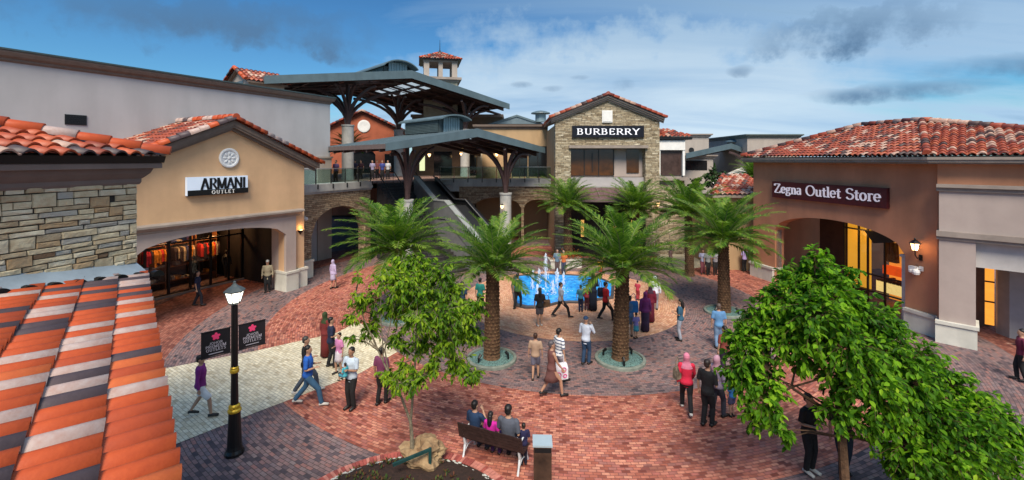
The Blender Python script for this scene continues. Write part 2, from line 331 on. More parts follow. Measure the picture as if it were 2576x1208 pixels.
def tiles(mb, O, U, V, poly, p=.3, e=.38, h=None, w=(.44,.16,.17,.17,.06), rnd=None, lift=.03, seg=7):
    """barrel tiles over a polygon given in (along eave, up slope) metres"""
    rnd = rnd or random.Random(4); U = Vector(U).normalized(); V = Vector(V).normalized(); Nn = U.cross(V).normalized(); O = Vector(O)
    if Nn.z < 0: Nn = -Nn
    h = h or p*.36
    prof = [(0, -.004), (.12*p, -.010)] + [(p*(.16+.84*(k/seg)), h*math.sin(math.pi*k/seg)**.8) for k in range(1, seg)] + [(p, 0)]
    us = [q[0] for q in poly]; vs = [q[1] for q in poly]
    i0, i1 = int(math.floor(min(us)/p)), int(math.ceil(max(us)/p)); j0, j1 = int(math.floor(min(vs)/e)), int(math.ceil(max(vs)/e))
    for i in range(i0, i1):
        for j in range(j0, j1):
            if not inside(((i+.5)*p, (j+.5)*e), poly): continue
            mb.m = rnd.choices(range(5), w)[0]; jit = rnd.uniform(-.006, .006); ju = rnd.uniform(-.006, .006)
            a = []; b = []; c = []
            for (u, z) in prof:
                a.append(mb.pt(O+U*(i*p+u+ju)+V*(j*e-.02+jit)+Nn*(z+lift+.012)))
                c.append(mb.pt(O+U*(i*p+u+ju)+V*(j*e-.02+jit)+Nn*(z*.86+lift-.010)))
                b.append(mb.pt(O+U*(i*p+u*1.0+ju)+V*((j+1)*e+.02)+Nn*(z*.93+.0)))
            mb.smooth = True
            for k in range(len(prof)-1): mb.face((a[k], a[k+1], b[k+1], b[k]))
            mb.smooth = False
            for k in range(len(prof)-1): mb.face((c[k], c[k+1], a[k+1], a[k]))
def caps(mb, P0, P1, r=.13, e=.42, w=(.35,.15,.25,.2,.05), rnd=None, n=8):
    """half-round ridge or hip tiles from P0 up to P1"""
    rnd = rnd or random.Random(7); P0 = Vector(P0); P1 = Vector(P1); d = P1-P0; k = max(1, int(d.length/e)); t = d.normalized(); s = t.cross(Vector((0, 0, 1))).normalized(); u = s.cross(t)
    for i in range(k):
        a = P0+d*(i/k); b = P0+d*((i+1)/k)+t*.03; mb.m = rnd.choices(range(5), w)[0]; mb.smooth = True
        ra, rb = r*1.12, r*.95; A = []; B = []
        for q in range(n+1):
            th = math.pi*(q/n)*1.2-math.pi*.1
            A.append(mb.pt(a+s*math.cos(th)*ra+u*math.sin(th)*ra+u*.015)); B.append(mb.pt(b+s*math.cos(th)*rb+u*math.sin(th)*rb))
        for q in range(n): mb.face((A[q], A[q+1], B[q+1], B[q]))
        mb.smooth = False; C = mb.pt(a); 
        for q in range(n): mb.face((C, A[q+1], A[q]))
def wallcols(mb, segs, y0, y1):
    """vertical wall between y0 (face) and y1, from columns (xa, xb, zbot_a, zbot_b, ztop_a, ztop_b)"""
    for xa, xb, ba, bb, ta, tb in segs:
        i = [mb.pt(p) for p in ((xa,y0,ba),(xb,y0,bb),(xb,y0,tb),(xa,y0,ta),(xa,y1,ba),(xb,y1,bb),(xb,y1,tb),(xa,y1,ta))]
        mb.face((i[0],i[1],i[2],i[3])); mb.face((i[5],i[4],i[7],i[6])); mb.face((i[1],i[0],i[4],i[5])); mb.face((i[3],i[2],i[6],i[7]))
        mb.face((i[0],i[3],i[7],i[4])); mb.face((i[1],i[5],i[6],i[2]))
def archwall(mb, x0, x1, ztop, holes, y0, y1, z0=0, n=14, brk=()):
    """wall with segmental arched openings; holes = (xa, xb, sill, spring, crown); ztop is a function of x"""
    xs = {x0, x1, *brk}
    for a, b, si, sp, cr in holes:
        for k in range(n+1): xs.add(round(a+(b-a)*k/n, 5))
    xs = sorted(x for x in xs if x0-1e-6 <= x <= x1+1e-6)
    def arch(x, h):
        a, b, si, sp, cr = h; t = (x-(a+b)/2)/((b-a)/2); return sp+(cr-sp)*math.sqrt(max(0, 1-t*t))**1.0 if cr > sp else sp
    for xa, xb in zip(xs, xs[1:]):
        m = (xa+xb)/2; h = next((q for q in holes if q[0] < m < q[1]), None)
        if h:
            wallcols(mb, [(xa, xb, arch(xa, h), arch(xb, h), ztop(xa), ztop(xb))], y0, y1)
            if h[2] > z0: wallcols(mb, [(xa, xb, z0, z0, h[2], h[2])], y0, y1)
        else: wallcols(mb, [(xa, xb, z0, z0, ztop(xa), ztop(xb))], y0, y1)
# ---------------------------------------------------------------- ground and paving
PC = Vector((2.75, 22.4, 0))
def disc(name, c, r, z, m, n=128, inner=0, a0=0, a1=2*math.pi, label=None):
    mb = MB(); o = None
    ang = [a0+(a1-a0)*k/n for k in range(n+1)]
    if inner == 0: mb.poly([(r*math.cos(a), r*math.sin(a), 0) for a in ang[:-1]])
    else:
        I = [mb.pt((inner*math.cos(a), inner*math.sin(a), 0)) for a in ang]; O = [mb.pt((r*math.cos(a), r*math.sin(a), 0)) for a in ang]
        for k in range(n): mb.face((I[k], O[k], O[k+1], I[k+1]))
    o = mb.build(name, m); o.location = (c[0], c[1], z); o['kind'] = 'structure'; return o
mb = MB(); mb.poly([(-1500,-1500,0),(1500,-1500,0),(1500,1500,0),(-1500,1500,0)]); g = mb.build('ground', mat('far_ground', (.06,.075,.04), .95, .3, .02)); g['kind'] = 'structure'; g.location.z = -.006
g = disc('pavement', PC, 60, 0.0, m_dark)
disc('outer_red_paving', PC, 19.6, .004, m_red2, inner=16.3)
disc('red_paving', (2.45, 22.5), 13.25, .008, m_red)
def sheet(name, pts, z, m, rz=0):
    mb = MB(); c = sum((Vector(p) for p in pts), Vector())/len(pts); mb.poly([(Vector(p)-c).to_3d() for p in pts]); o = mb.build(name, m); o.location = (c.x, c.y, z); o['kind'] = 'structure'; return o
sheet('cream_path', [G(433,1122), G(640,1040), G(905,940), G(1010,880), G(900,810), G(847,838), G(640,884), G(409,929), G(60,1010), (-16,9.5,0), (-14.5,7.5,0)], .012, m_crm)
sheet('cream_path', [G(1655,640), G(1760,634), G(1800,668), G(1640,690)], .0125, m_crm)
disc('dark_ring_paving', PC, 9.35, .016, m_darkring)
disc('orange_plaza_paving', (2.9, 22.3), 5.35, .020, m_org)
# low wooded land behind the mall
mb = MB(); n = 90; rr = random.Random(3)
ids = []
for k in range(n+1):
    a = R(-75+150*k/n); h = 3+4*mnoise.noise(Vector((a*3, 1, 0)))+3*mnoise.noise(Vector((a*11, 5, 0)))
    ids.append((mb.pt((420*math.sin(a), 420*math.cos(a), -1)), mb.pt((450*math.sin(a), 450*math.cos(a), max(2, h+5))), mb.pt((560*math.sin(a), 560*math.cos(a), -1))))
for p, q in zip(ids, ids[1:]):
    mb.face((p[0], q[0], q[1], p[1])); mb.face((p[1], q[1], q[2], p[2]))
h = mb.build('hills', mat('far_woods', (.035,.06,.03), .95, .3, .05), shade=True); h['kind'] = 'structure'

# ================================================================ stone store at the left (nearest building)
def stone_store():
    E1 = W(437, 1208, 2.1*FP/(1208-402)); ZE = CH-2.1
    a = Vector((-.65, .76, 0)).normalized(); s = Vector((-.76, -.65, 0)).normalized(); V = (s+Vector((0, 0, .15))).normalized()
    b = empty('stone_store', (0, 0, 0), 0, 'nearest store at the left edge with coursed stone wall and tiled lean-to roof', 'building')
    Np = a.cross(V).normalized(); Np = Np if Np.z > 0 else -Np
    def hit(x, y, off=0):                                               # where a sight line meets the lean-to's plane
        d = Vector(((x-1288)/FP, 1, -(y-402)/FP)); o = Vector((0, 0, CH)); q = E1+Np*off
        return o+d*((q-o).dot(Np)/d.dot(Np))
    def uv(p): q = p-E1; return (q.dot(a), q.dot(V))
    E2 = hit(375, 690); F0 = hit(0, 736); dirw = (F0-E2).normalized(); Fx = E2+dirw*4.2
    e2 = uv(E2); fx = uv(Fx)
    p, e = .222, .40
    mb = MB(); rnd = random.Random(12)
    poly = [(-3.2, 0), (e2[0]+.02, 0), (e2[0]-.0, .1), fx, (fx[0]-.3, fx[1]), (-3.2, fx[1])]
    tiles(mb, E1, a, V, poly, p, e, .092, (.38,.12,.25,.19,.06), rnd, .035, 9)
    roof = mb.build('lean_to_roof', T_NEAR, b)
    mb = MB(); Q = lambda u, v, z: E1+a*u+V*v+Np*z                       # boarding below the tiles, fascia at the eave
    mb.prism([Q(-3.2,.03,-.02), Q(e2[0],.03,-.02), Q(fx[0],fx[1],-.02), Q(-3.2,fx[1],-.02)], Np*-.06)
    mb.build('roof_boarding', cornice, roof)
    mb = MB(); mb.prism([Q(-3.2,.02,-.03), Q(e2[0],.02,-.03), Q(e2[0],.16,-.03), Q(-3.2,.16,-.03)], (0, 0, -.2)); mb.build('gutter', zinc, b)
    mb = MB(); q0 = Q(-3.2,.9,-.1); q1 = Q(e2[0]-.1,.9,-.1); q2 = q1+s*.2; q3 = q0+s*.2
    mb.prism([Vector((q.x, q.y, 0)) for q in (q0, q1, q2, q3)], (0, 0, q0.z-.05)); mb.build('lower_wall', tan, b)
    # flashing along the wall and the dark half-discs for shaded tile openings below it
    outw = Vector((-dirw.y, dirw.x, 0)).normalized()
    if outw.dot(Vector((0, 0, 0))-E2) < 0: outw = -outw
    mb = MB(); c0 = E2+dirw*.22+Vector((0, 0, .03)); c1 = Fx+Vector((0, 0, .03)); up = Vector((0, 0, .10))
    mb.prism([c0-outw*.02+up*1.9, c1-outw*.02+up*1.9, c1+outw*.30, c0+outw*.30], (0, 0, .03)); mb.build('flashing', mat('lead_flashing', (.30,.37,.43), .5, .1, 3, metal=.1), b)
    mb = MB(); k = 0
    while k*.30 < 4.1:                                                 # black half-discs in place of the shade inside tile openings
        c = E2+dirw*(k*.30+.10)+outw*.26
        mb.rings([[c+dirw*(.105*math.cos(t))+Vector((0, 0, .105*math.sin(t)))+outw*o for t in [math.pi*q/10 for q in range(11)]] for o in (0, .085, .10)]); k += 1
    mb.each('tile_gap_shade', black, b)
    # coursed ashlar wall: separate stones standing proud of dark joints
    Wc = E2.copy(); Wc.z = 0
    tq = -.839; dd = Wc+dirw*0; k = (tq*dd.y-dd.x)/(dirw.x-tq*dirw.y); Wc = Wc+dirw*k; Wc.z = 0; dw = Vector((dirw.x, dirw.y, 0)).normalized()
    LW = 4.4; base = min(E2.z, Fx.z)-.25; topz = 6.50
    def P(u, z, o=0): return Wc+dw*u+Vector((0, 0, z))+outw*o
    mb = MB(); mb.prism([P(0,base), P(LW,base), P(LW,topz+.5), P(0,topz+.5)], -outw*4.2); wall = mb.build('stone_wall', mat('dark_joint', (.035,.03,.026), .95, .2, 8), b)
    mb = MB(); rnd = random.Random(21); z = base
    cols = [mat('ashlar_%d' % i, c, .85, .22, 7, .7, 25, col2=c2, sep=.47) for i, (c, c2) in enumerate([((.66,.57,.38),(.47,.36,.22)), ((.70,.63,.47),(.52,.43,.28)), ((.52,.42,.27),(.33,.23,.13)), ((.50,.33,.17),(.36,.27,.17)), ((.38,.37,.33),(.44,.4,.32)), ((.14,.075,.04),(.22,.14,.08))])]
    rows = []
    while z < topz-.02:
        h = rnd.choice((.075,.085,.095,.11)); rows.append((z, min(h, topz-z))); z += h
    taken = set()
    for ri, (z, h) in enumerate(rows):
        u = rnd.uniform(-.3, 0)
        while u < LW:
            w = rnd.choice((.16,.22,.3,.36,.42,.5)); big = rnd.random() < .13 and ri+1 < len(rows)
            ua, ub = max(u, 0), min(u+w, LW)
            if ub-ua > .04 and not any(ri == t[0] and ua < t[2] and ub > t[1] for t in taken):
                hh = h+(rows[ri+1][1] if big else 0); ub2 = ub if not big else min(ub, ua+.3)
                if big: taken.add((ri+1, ua, ub2))
                mb.m = rnd.choices(range(6), (.3,.26,.2,.1,.12,.02))[0]; o = rnd.uniform(.012, .034); g = .006
                def J(): return rnd.uniform(-.004, .004)
                A = [P(ua+g+J(), z+g+J(), 0), P(ub2-g+J(), z+g+J(), 0), P(ub2-g+J(), z+hh-g+J(), 0), P(ua+g+J(), z+hh-g+J(), 0)]
                cx = sum(A, Vector())/4; Bq = [cx+(q-cx)*.93+outw*(o+rnd.uniform(-.008, .008)) for q in A]; Cq = [cx+(q-cx)*.5+outw*(o+rnd.uniform(.0, .014)) for q in A]
                ids = [[mb.pt(q) for q in r] for r in (A, Bq, Cq)]
                for r0, r1 in ((0, 1), (1, 2)):
                    for q in range(4): mb.face((ids[r0][q], ids[r0][(q+1) % 4], ids[r1][(q+1) % 4], ids[r1][q]))
                mb.face(ids[2]); u = u+w if not big else ub2
            else:
                blk = [t for t in taken if t[0] == ri and ua < t[2] and ub > t[1]]
                if blk: 
                    t0 = min(blk, key=lambda t: t[1])
                    if t0[1]-ua > .07:
                        mb.m = rnd.choices(range(6), (.3,.26,.2,.1,.12,.02))[0]
                        A = [P(ua+.006, z+.006, 0), P(t0[1]-.006, z+.006, 0), P(t0[1]-.006, z+h-.006, 0), P(ua+.006, z+h-.006, 0)]; mb.prism(A, outw*.022)
                    u = t0[2]
                else: u += w
    mb.build('stone_facing', cols, wall)
    # stepped cornice
    def band(z0, z1, o, name, m):
        mb = MB(); c = [P(-o, z0, o), P(LW+.3, z0, o), P(LW+.3, z0, -3), P(-o, z0, -3)]; mb.prism(c, (0, 0, z1-z0)); return mb.build(name, m, b)
    mb = MB()
    prof = [(.03, 6.46), (.05, 6.50), (.05, 6.56), (.09, 6.60), (.14, 6.66), (.17, 6.74), (.26, 6.75), (.26, 6.83), (.24, 6.86)]
    rs = [[P(-o, zz, o), P(LW+.3, zz, o), P(LW+.3, zz, -3), P(-o, zz, -3)] for o, zz in prof]
    mb.rings(rs); mb.build('cornice', mat('cornice_taupe', (.20,.15,.13), .75, .06, 3, .1, stain=.1), b)
    # main hip roof
    ZR = 6.955; o = .34; C = P(-o, ZR, o); slope = .30
    Up = (-outw+Vector((0, 0, slope))).normalized()
    mb = MB(); H = 3.4
    ln = H*1.06
    # hip from eave corner C going up and back: 45 degrees in plan
    poly = [(0, 0), (LW+1.5, 0), (LW+1.5, H), (H*.97, H)]
    tiles(mb, C, dw, Up, poly, .235, .36, .07, (.42,.18,.2,.14,.06), random.Random(5), .03, 8)
    Up2 = (dw+Vector((0, 0, slope))).normalized()
    poly2 = [(0, 0), (H*1.0, H), (6, H), (6, 0)]
    tiles(mb, C, -outw, Up2, poly2, .235, .36, .07, (.42,.18,.2,.14,.06), random.Random(6), .03, 8)
    r = mb.build('roof', T_MID, b)
    mb = MB(); top_ = C+dw*H*.97+Up*H; top_.z = C.z+slope*H*.96
    caps(mb, C+Vector((0, 0, .06)), C+(dw-outw).normalized()*(H*1.36)+Vector((0, 0, slope*H*.96+.06)), .105, .40, (.4,.15,.25,.2,.0), random.Random(9)); mb.build('hip_tiles', T_NEAR, r)
    mb = MB(); mb.rings([[P(-o+.06, ZR-.11, o-.06), P(LW+.3, ZR-.11, o-.06), P(LW+.3, ZR-.11, -3), P(-o+.06, ZR-.11, -3)], [P(-o+.04, ZR+.01, o-.04), P(LW+.3, ZR+.01, o-.04), P(LW+.3, ZR+.01, -3), P(-o+.04, ZR+.01, -3)]]); mb.build('roof_boarding', black, r)
    return b
stone_store()
# ================================================================ lettering: a broad-nib pen
def nib(mb, pts, x0, z0, s, w, t, y, dep=.03, wide=1.0, k=[0]):
    """stroke along pts (glyph units) with a pen wide in x and thin in z; letters stand out of the plane y"""
    P = [Vector((x0+p[0]*s*wide, 0, z0+p[1]*s)) for p in pts]; A = []; B = []
    k[0] += 1; yy = y-dep-(k[0] % 7)*.0006
    for i, p in enumerate(P):
        d = (P[min(i+1, len(P)-1)]-P[max(i-1, 0)]).normalized(); n = Vector((-d.z, 0, d.x)); hw = math.sqrt((w/2*n.x)**2+(t/2*n.z)**2)
        A.append(p+n*hw); B.append(p-n*hw)
    f = [[mb.pt((q.x, yy, q.z)) for q in r] for r in (A, B)]; g = [[mb.pt((q.x, y, q.z)) for q in r] for r in (A, B)]
    for i in range(len(P)-1):
        mb.face((f[0][i], f[1][i], f[1][i+1], f[0][i+1])); mb.face((f[0][i], f[0][i+1], g[0][i+1], g[0][i])); mb.face((f[1][i+1], f[1][i], g[1][i], g[1][i+1]))
    mb.face((f[1][0], f[0][0], g[0][0], g[1][0])); mb.face((f[0][-1], f[1][-1], g[1][-1], g[0][-1]))
def arc(cx, cz, rx, rz, a0, a1, n=12): return [(cx+rx*math.cos(R(a0+(a1-a0)*k/n)), cz+rz*math.sin(R(a0+(a1-a0)*k/n))) for k in range(n+1)]
def S(x, z, w=.16): return [(x-w, z), (x+w, z)]                          # serif
GL = {  # width, strokes
 'A': (.86, [[(.08,0),(.42,1)], [(.42,1),(.78,0)], [(.2,.33),(.64,.33)], S(.08,.02,.1), S(.78,.02,.12)]),
 'R': (.80, [[(.15,0),(.15,1)], [(.15,.98)]+arc(.38,.74,.26,.24,90,-90)+[(.15,.50)], [(.38,.5),(.76,0)], S(.15,.02,.13), S(.12,.98,.1), S(.78,.02,.1)]),
 'M': (1.02, [[(.13,0),(.13,1)], [(.13,1),(.50,0.05)], [(.50,.05),(.88,1)], [(.88,1),(.88,0)], S(.13,.02,.1), S(.88,.02,.12), S(.1,.98,.1), S(.92,.98,.1)]),
 'N': (.90, [[(.13,0),(.13,1)], [(.13,1),(.76,0)], [(.76,0),(.76,1)], S(.13,.02,.1), S(.1,.98,.1), S(.76,.98,.1)]),
 'I': (.40, [[(.2,0),(.2,1)], S(.2,.02,.13), S(.2,.98,.13)]),
 'B': (.76, [[(.15,0),(.15,1)], [(.15,.98)]+arc(.36,.76,.22,.22,90,-90)+[(.15,.54)], [(.36,.54)]+arc(.38,.28,.26,.26,90,-90)+[(.15,.02)], S(.14,.98,.13), S(.14,.02,.13)]),
 'U': (.84, [[(.15,1),(.15,.35)]+arc(.42,.3,.27,.28,180,360)+[(.69,1)], S(.15,.98,.13), S(.69,.98,.11)]),
 'E': (.72, [[(.15,0),(.15,1)], [(.15,.98),(.6,.98)], [(.15,.52),(.48,.52)], [(.15,.02),(.62,.02)], [(.6,.98),(.6,.82)], [(.62,.02),(.62,.2)], [(.48,.6),(.48,.44)]]),
 'Y': (.80, [[(.08,1),(.40,.48)], [(.72,1),(.40,.48)], [(.40,.5),(.40,0)], S(.40,.02,.13), S(.08,.98,.12), S(.74,.98,.1)]),
 'O': (.90, [arc(.45,.5,.36,.5,0,360,22)]),
 'S': (.66, [arc(.34,.75,.23,.23,20,270,14)+arc(.34,.26,.25,.26,90,-160,14)[1:]]),
 'T': (.74, [[(.37,0),(.37,1)], [(.05,.98),(.69,.98)], S(.37,.02,.13)]),
 'L': (.66, [[(.15,0),(.15,1)], [(.15,.02),(.58,.02)], S(.15,.98,.13), [(.58,.02),(.58,.2)]]),
 'Z': (.74, [[(.08,.97),(.66,.97)], [(.64,.97),(.08,.03)], [(.08,.03),(.68,.03)], [(.08,.97),(.08,.78)], [(.68,.03),(.68,.22)]]),
 'e': (.52, [[(.08,.36),(.44,.36)]+arc(.26,.34,.19,.32,4,320,16)]),
 'g': (.54, [arc(.24,.46,.15,.18,0,360,14), [(.36,.6),(.50,.66)], [(.14,.30),(.10,.18),(.20,.10),(.40,.08),(.46,-.04),(.38,-.18),(.22,-.22),(.08,-.16),(.06,-.04),(.16,.06)]]),
 'n': (.58, [[(.14,0),(.14,.64)], [(.14,.5)]+arc(.29,.44,.15,.2,140,0)+[(.44,0)], S(.14,.02,.11), S(.44,.02,.11), [(.04,.62),(.14,.64)]]),
 'a': (.50, [arc(.22,.5,.15,.15,150,0)+[(.38,.1),(.46,.02)], arc(.22,.19,.15,.18,60,330,14)+[(.38,.2)]]),
 'u': (.58, [[(.12,.64),(.12,.2)]+arc(.27,.18,.15,.17,180,320)+[(.42,.16)], [(.44,.64),(.44,0)], [(.02,.62),(.12,.62)], [(.34,.62),(.44,.62)], [(.44,.02),(.54,.02)]]),
 't': (.38, [[(.17,.86),(.17,.16)]+arc(.26,.14,.09,.13,180,330), [(.02,.62),(.34,.62)]]),
 'l': (.28, [[(.14,0),(.14,1)], S(.14,.02,.12), [(.03,.98),(.14,.98)]]),
 'o': (.56, [arc(.27,.33,.20,.33,0,360,18)]),
 'r': (.42, [[(.14,0),(.14,.64)], [(.14,.46)]+arc(.28,.5,.12,.14,150,30), S(.14,.02,.12), [(.04,.62),(.14,.64)]]),
 'J': (.50, [[(.34,1),(.34,.2)]+arc(.20,.18,.14,.18,0,-160)]), 'H': (.82, [[(.14,0),(.14,1)], [(.66,0),(.66,1)], [(.14,.5),(.66,.5)]]),
 'P': (.66, [[(.14,0),(.14,1)], [(.14,.98)]+arc(.34,.74,.24,.24,90,-90)+[(.14,.50)]]), ' ': (.34, []),
}
def text(mb, s, cx, z, h, width, y, w=.2, t=.06, dep=.03, track=.0):
    tot = sum(GL[c][0]+track for c in s)-track; wide = width/(tot*h); x = cx-width/2
    for c in s:
        for st in GL[c][1]: nib(mb, st, x, z, h, w*h, t*h, y, dep, wide)
        x += (GL[c][0]+track)*h*wide
# ================================================================ beige store with the gable and the deep arcade
def lantern_light(loc, e=8, r=.06, col=(1, .62, .25), name='lamp_light', parent=None):
    l = bpy.data.lights.new(name, 'POINT'); l.energy = e; l.color = col; l.shadow_soft_size = r; o = bpy.data.objects.new(name, l); sc.collection.objects.link(o); o.location = loc
    if parent is not None: o.parent = parent
    return o
warm = mat('warm_lamp_glass', (.9,.8,.6), .4, 0, emis=(1,.60,.24), es=4.2)
whitelamp = mat('white_lamp_glass', (.9,.9,.8), .4, 0, emis=(1,.93,.78), es=3.2)
def beige_store():
    u = Vector((.4635, .886)); b = empty('beige_store', (-14.9, 17.8, 0), math.atan2(u.y, u.x), 'beige gabled store with a deep arched arcade and white round medallion', 'building')
    zt = lambda x: 8.62-abs(x-3.62)*.44
    mb = MB(); archwall(mb, -2.0, 7.58, zt, [(-.35, 6.45, 0, 3.05, 3.74)], 0, .55, brk=(3.62,)); w = mb.build('facade_wall', tan, b)
    mb = MB(); archwall(mb, -1.2, 6.97, lambda x: 4.02, [(-.25, 6.38, 0, 3.0, 3.66)], -.16, -.003); mb.build('portal_surround', taupe, w)
    mb = MB(); prof = [(-.16, 3.90), (-.20, 3.93), (-.20, 3.99), (-.27, 4.03), (-.36, 4.12), (-.42, 4.14), (-.42, 4.22), (-.38, 4.27)]
    mb.rings([[(-1.6, y, z), (7.05-y*.6, y, z), (7.05-y*.6, .02, z), (-1.6, .02, z)] for y, z in prof]); mb.build('portal_cornice', corniceL, w)
    mb = MB()
    for (xa, xb, ya) in ((6.36, 7.02, -.26), (7.04, 7.68, -.10)):
        mb.box((xa-.03, ya, 0), (xb+.03, .7, .92)); mb.box((xa-.06, ya-.04, .92), (xb+.06, .72, 1.03))
    mb.each('plinth', plinth, w)
    mb = MB(); mb.box((7.05, .55, 0), (7.55, 9.0, 6.2)); mb.build('side_wall', tan, b)
    mb = MB(); mb.box((6.47, .56, 0), (7.04, 1.15, 4.3)); mb.build('inner_pier', taupe, b)
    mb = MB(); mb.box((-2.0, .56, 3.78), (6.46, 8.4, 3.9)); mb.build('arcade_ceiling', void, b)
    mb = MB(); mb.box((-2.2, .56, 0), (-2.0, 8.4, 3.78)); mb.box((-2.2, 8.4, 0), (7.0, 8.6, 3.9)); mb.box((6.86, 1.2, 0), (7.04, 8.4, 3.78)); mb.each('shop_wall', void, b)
    # storefront and stock
    yg = 4.35
    mb = MB()
    for x in (-1.9, -.9, .1, 1.1, 2.1, 3.1, 4.1, 5.1, 6.05, 6.8): mb.box((x-.05, yg-.05, 0), (x+.05, yg+.05, 3.75))
    mb.box((-1.9, yg-.06, .0), (6.85, yg+.06, .14)); mb.box((-1.9, yg-.06, 2.62), (6.85, yg+.06, 2.70)); mb.build('storefront_frame', black, b)
    mb = MB(); mb.box((-1.9, yg-.16, 0.0), (6.85, yg-.07, .10)); mb.build('sill', corniceL, b)
    mb = MB(); mb.poly([(-1.9, yg, .1), (6.85, yg, .1), (6.85, yg, 3.75), (-1.9, yg, 3.75)]); mb.build('storefront_glass', glass('shop_glass', (.85,.85,.85), .75), b)
    shelfm = mat('shop_shelf_wood', (.30,.12,.04), .5, .2, 6); rnd = random.Random(8)
    mb = MB()
    for x in (1.2, 2.6, 3.9, 5.2):
        for z in (.35, 1.1, 2.3): mb.box((x, 6.0, z), (x+1.15, 6.5, z+.05))
        for xx in (x, x+1.11): mb.box((xx, 6.0, 0), (xx+.04, 6.5, 2.9))
    mb.build('shelving', shelfm, b)
    cl = [mat('cloth_%d' % i, c, .8, .2, 9) for i, c in enumerate([(.75,.05,.04), (.85,.33,.03), (.6,.5,.35), (.06,.04,.05), (.75,.66,.5), (.5,.02,.06), (.05,.07,.2)])]
    mb = MB()
    for x in (-.6, .4, 1.25, 2.65, 3.95, 5.25):
        q = x+.05
        while q < x+1.05:
            wd = rnd.uniform(.06, .12); mb.m = rnd.choices(range(7), (.17,.13,.16,.26,.14,.06,.08) if x > 1 else (.03,.03,.05,.6,.03,.02,.2))[0]; ln = rnd.uniform(.55, .85); z1 = 2.15
            mb.rings([[(q, 5.7, z1), (q+wd, 5.7, z1), (q+wd, 6.05, z1), (q, 6.05, z1)], [(q-.01, 5.6, z1-.2), (q+wd+.01, 5.6, z1-.2), (q+wd, 6.1, z1-.2), (q, 6.1, z1-.2)], [(q-.015, 5.58, z1-ln), (q+wd+.02, 5.62, z1-ln), (q+wd, 6.1, z1-ln), (q, 6.12, z1-ln)]]); q += wd+rnd.uniform(.01, .05)
        for _ in range(10):
            mb.m = rnd.choices(range(7), (.2,.12,.2,.2,.2,.05,.05))[0]; sx = x+rnd.uniform(0, .9); sz = rnd.choice((.41, 1.16, 2.36)); hh = rnd.uniform(.06, .2); mb.box((sx, 6.02, sz), (sx+rnd.uniform(.15, .3), 6.4, sz+hh))
    mb.build('hanging_clothes', cl, b)
    # mannequins in the window
    mann = mat('mannequin_black', (.02,.02,.02), .4)
    mb = MB()
    for x in (2.3, 4.6, 6.3):
        mb = MB(); mb.ell((x, 5.0, 1.62), (.075, .09, .12), 10, 6); mb.tube([(x, 5, .15), (x, 5, .8), (x, 5, 1.05), (x, 5, 1.35), (x, 5, 1.5)], [.08, .14, .12, .18, .05], 10)
        for q in (-1, 1): mb.tube([(x+q*.18, 5, 1.38), (x+q*.23, 4.95, 1.1), (x+q*.2, 4.85, .85)], [.05, .045, .035], 8)
        mb.build('mannequin', mann, b)
    for (x, y, e) in ((3.3, 5.2, 75), (5.6, 5.1, 150), (1.2, 5.6, 12)): lantern_light((x, y, 3.3), e, .12, (1, .5, .2), 'shop_light', b)
    # gable roof over and behind the front
    sl = .44; Ur = Vector((1, 0, -sl)).normalized()
    mb = MB(); zr = 8.80
    tiles(mb, (3.62, -.42, zr-.02), (0, 1, 0), Vector((1, 0, -sl)), [(0, 0), (9.6, 0), (9.6, 5.2), (0, 5.2)], .30, .40, .09, (.42,.2,.1,.22,.06), random.Random(3))
    # that slope is laid from the ridge down, the other likewise
    tiles(mb, (3.62-5.9, -.42, zr-.02-5.9*sl), (0, 1, 0), Vector((1, 0, sl)), [(0, 0), (9.6, 0), (9.6, 6.45), (0, 6.45)], .30, .40, .09, (.42,.2,.1,.22,.06), random.Random(13))
    r = mb.build('roof', T_FAR, b)
    mb = MB(); q = .06
    for sgn, ln in ((1, 4.70), (-1, 5.6)):
        mb.prism([(3.62, -.34, zr-.06), (3.62+sgn*ln, -.34, zr-.06-sl*ln), (3.62+sgn*ln, -.34, zr-.30-sl*ln), (3.62, -.34, zr-.30)], (0, 9.5, 0))
    mb.build('roof_deck', cornice, r)
    mb = MB()
    for sgn, ln in ((1, 4.55), (-1, 5.5)):
        for (ya, yb, za, zb) in ((-.30, -.02, -.29, -.40), (-.16, -.02, -.40, -.52)):
            mb.prism([(3.62, ya, zr+za), (3.62+sgn*ln, ya, zr+za-sl*ln), (3.62+sgn*ln, ya, zr+zb-sl*ln), (3.62, ya, zr+zb)], (0, yb-ya, 0))
    mb.build('rake_moulding', cornice, r)
    mb = MB(); rnd = random.Random(4)
    caps(mb, (3.62+4.9, -.36, zr-4.9*sl+.04), (3.62, -.36, zr+.04), .15, .40, (.42,.14,.14,.28,.02), rnd); caps(mb, (3.62-5.8, -.36, zr-5.8*sl+.04), (3.62, -.36, zr+.04), .15, .40, (.42,.14,.2,.22,.02), rnd)
    caps(mb, (3.62, -.5, zr+.08), (3.62, 9, zr+.08), .15, .42, (.42,.14,.2,.22,.02), rnd); mb.build('ridge_tiles', T_NEAR, r)
    # medallion
    mb = MB(); c = (3.55, 0, 6.98)
    mb.M = Matrix.Translation(c) @ Matrix.Rotation(R(90), 4, 'X'); mb.lathe([(.45, -.002), (.46, .06), (.42, .09), (.36, .085), (.34, .05), (.001, .05)], n=32)
    for k in range(8):
        a = 2*math.pi*k/8; mb.ell((.21*math.cos(a), .21*math.sin(a), .055), (.10, .055, .03), 8, 4, Matrix.Rotation(a, 3, 'Z'))
    mb.ell((0, 0, .055), (.08, .08, .04), 10, 5); mb.build('medallion', mat('medallion_plaster', (.66,.68,.70), .7, .08, 12, .5, 30), b, label='round white rosette medallion')
    return b
B1 = beige_store()
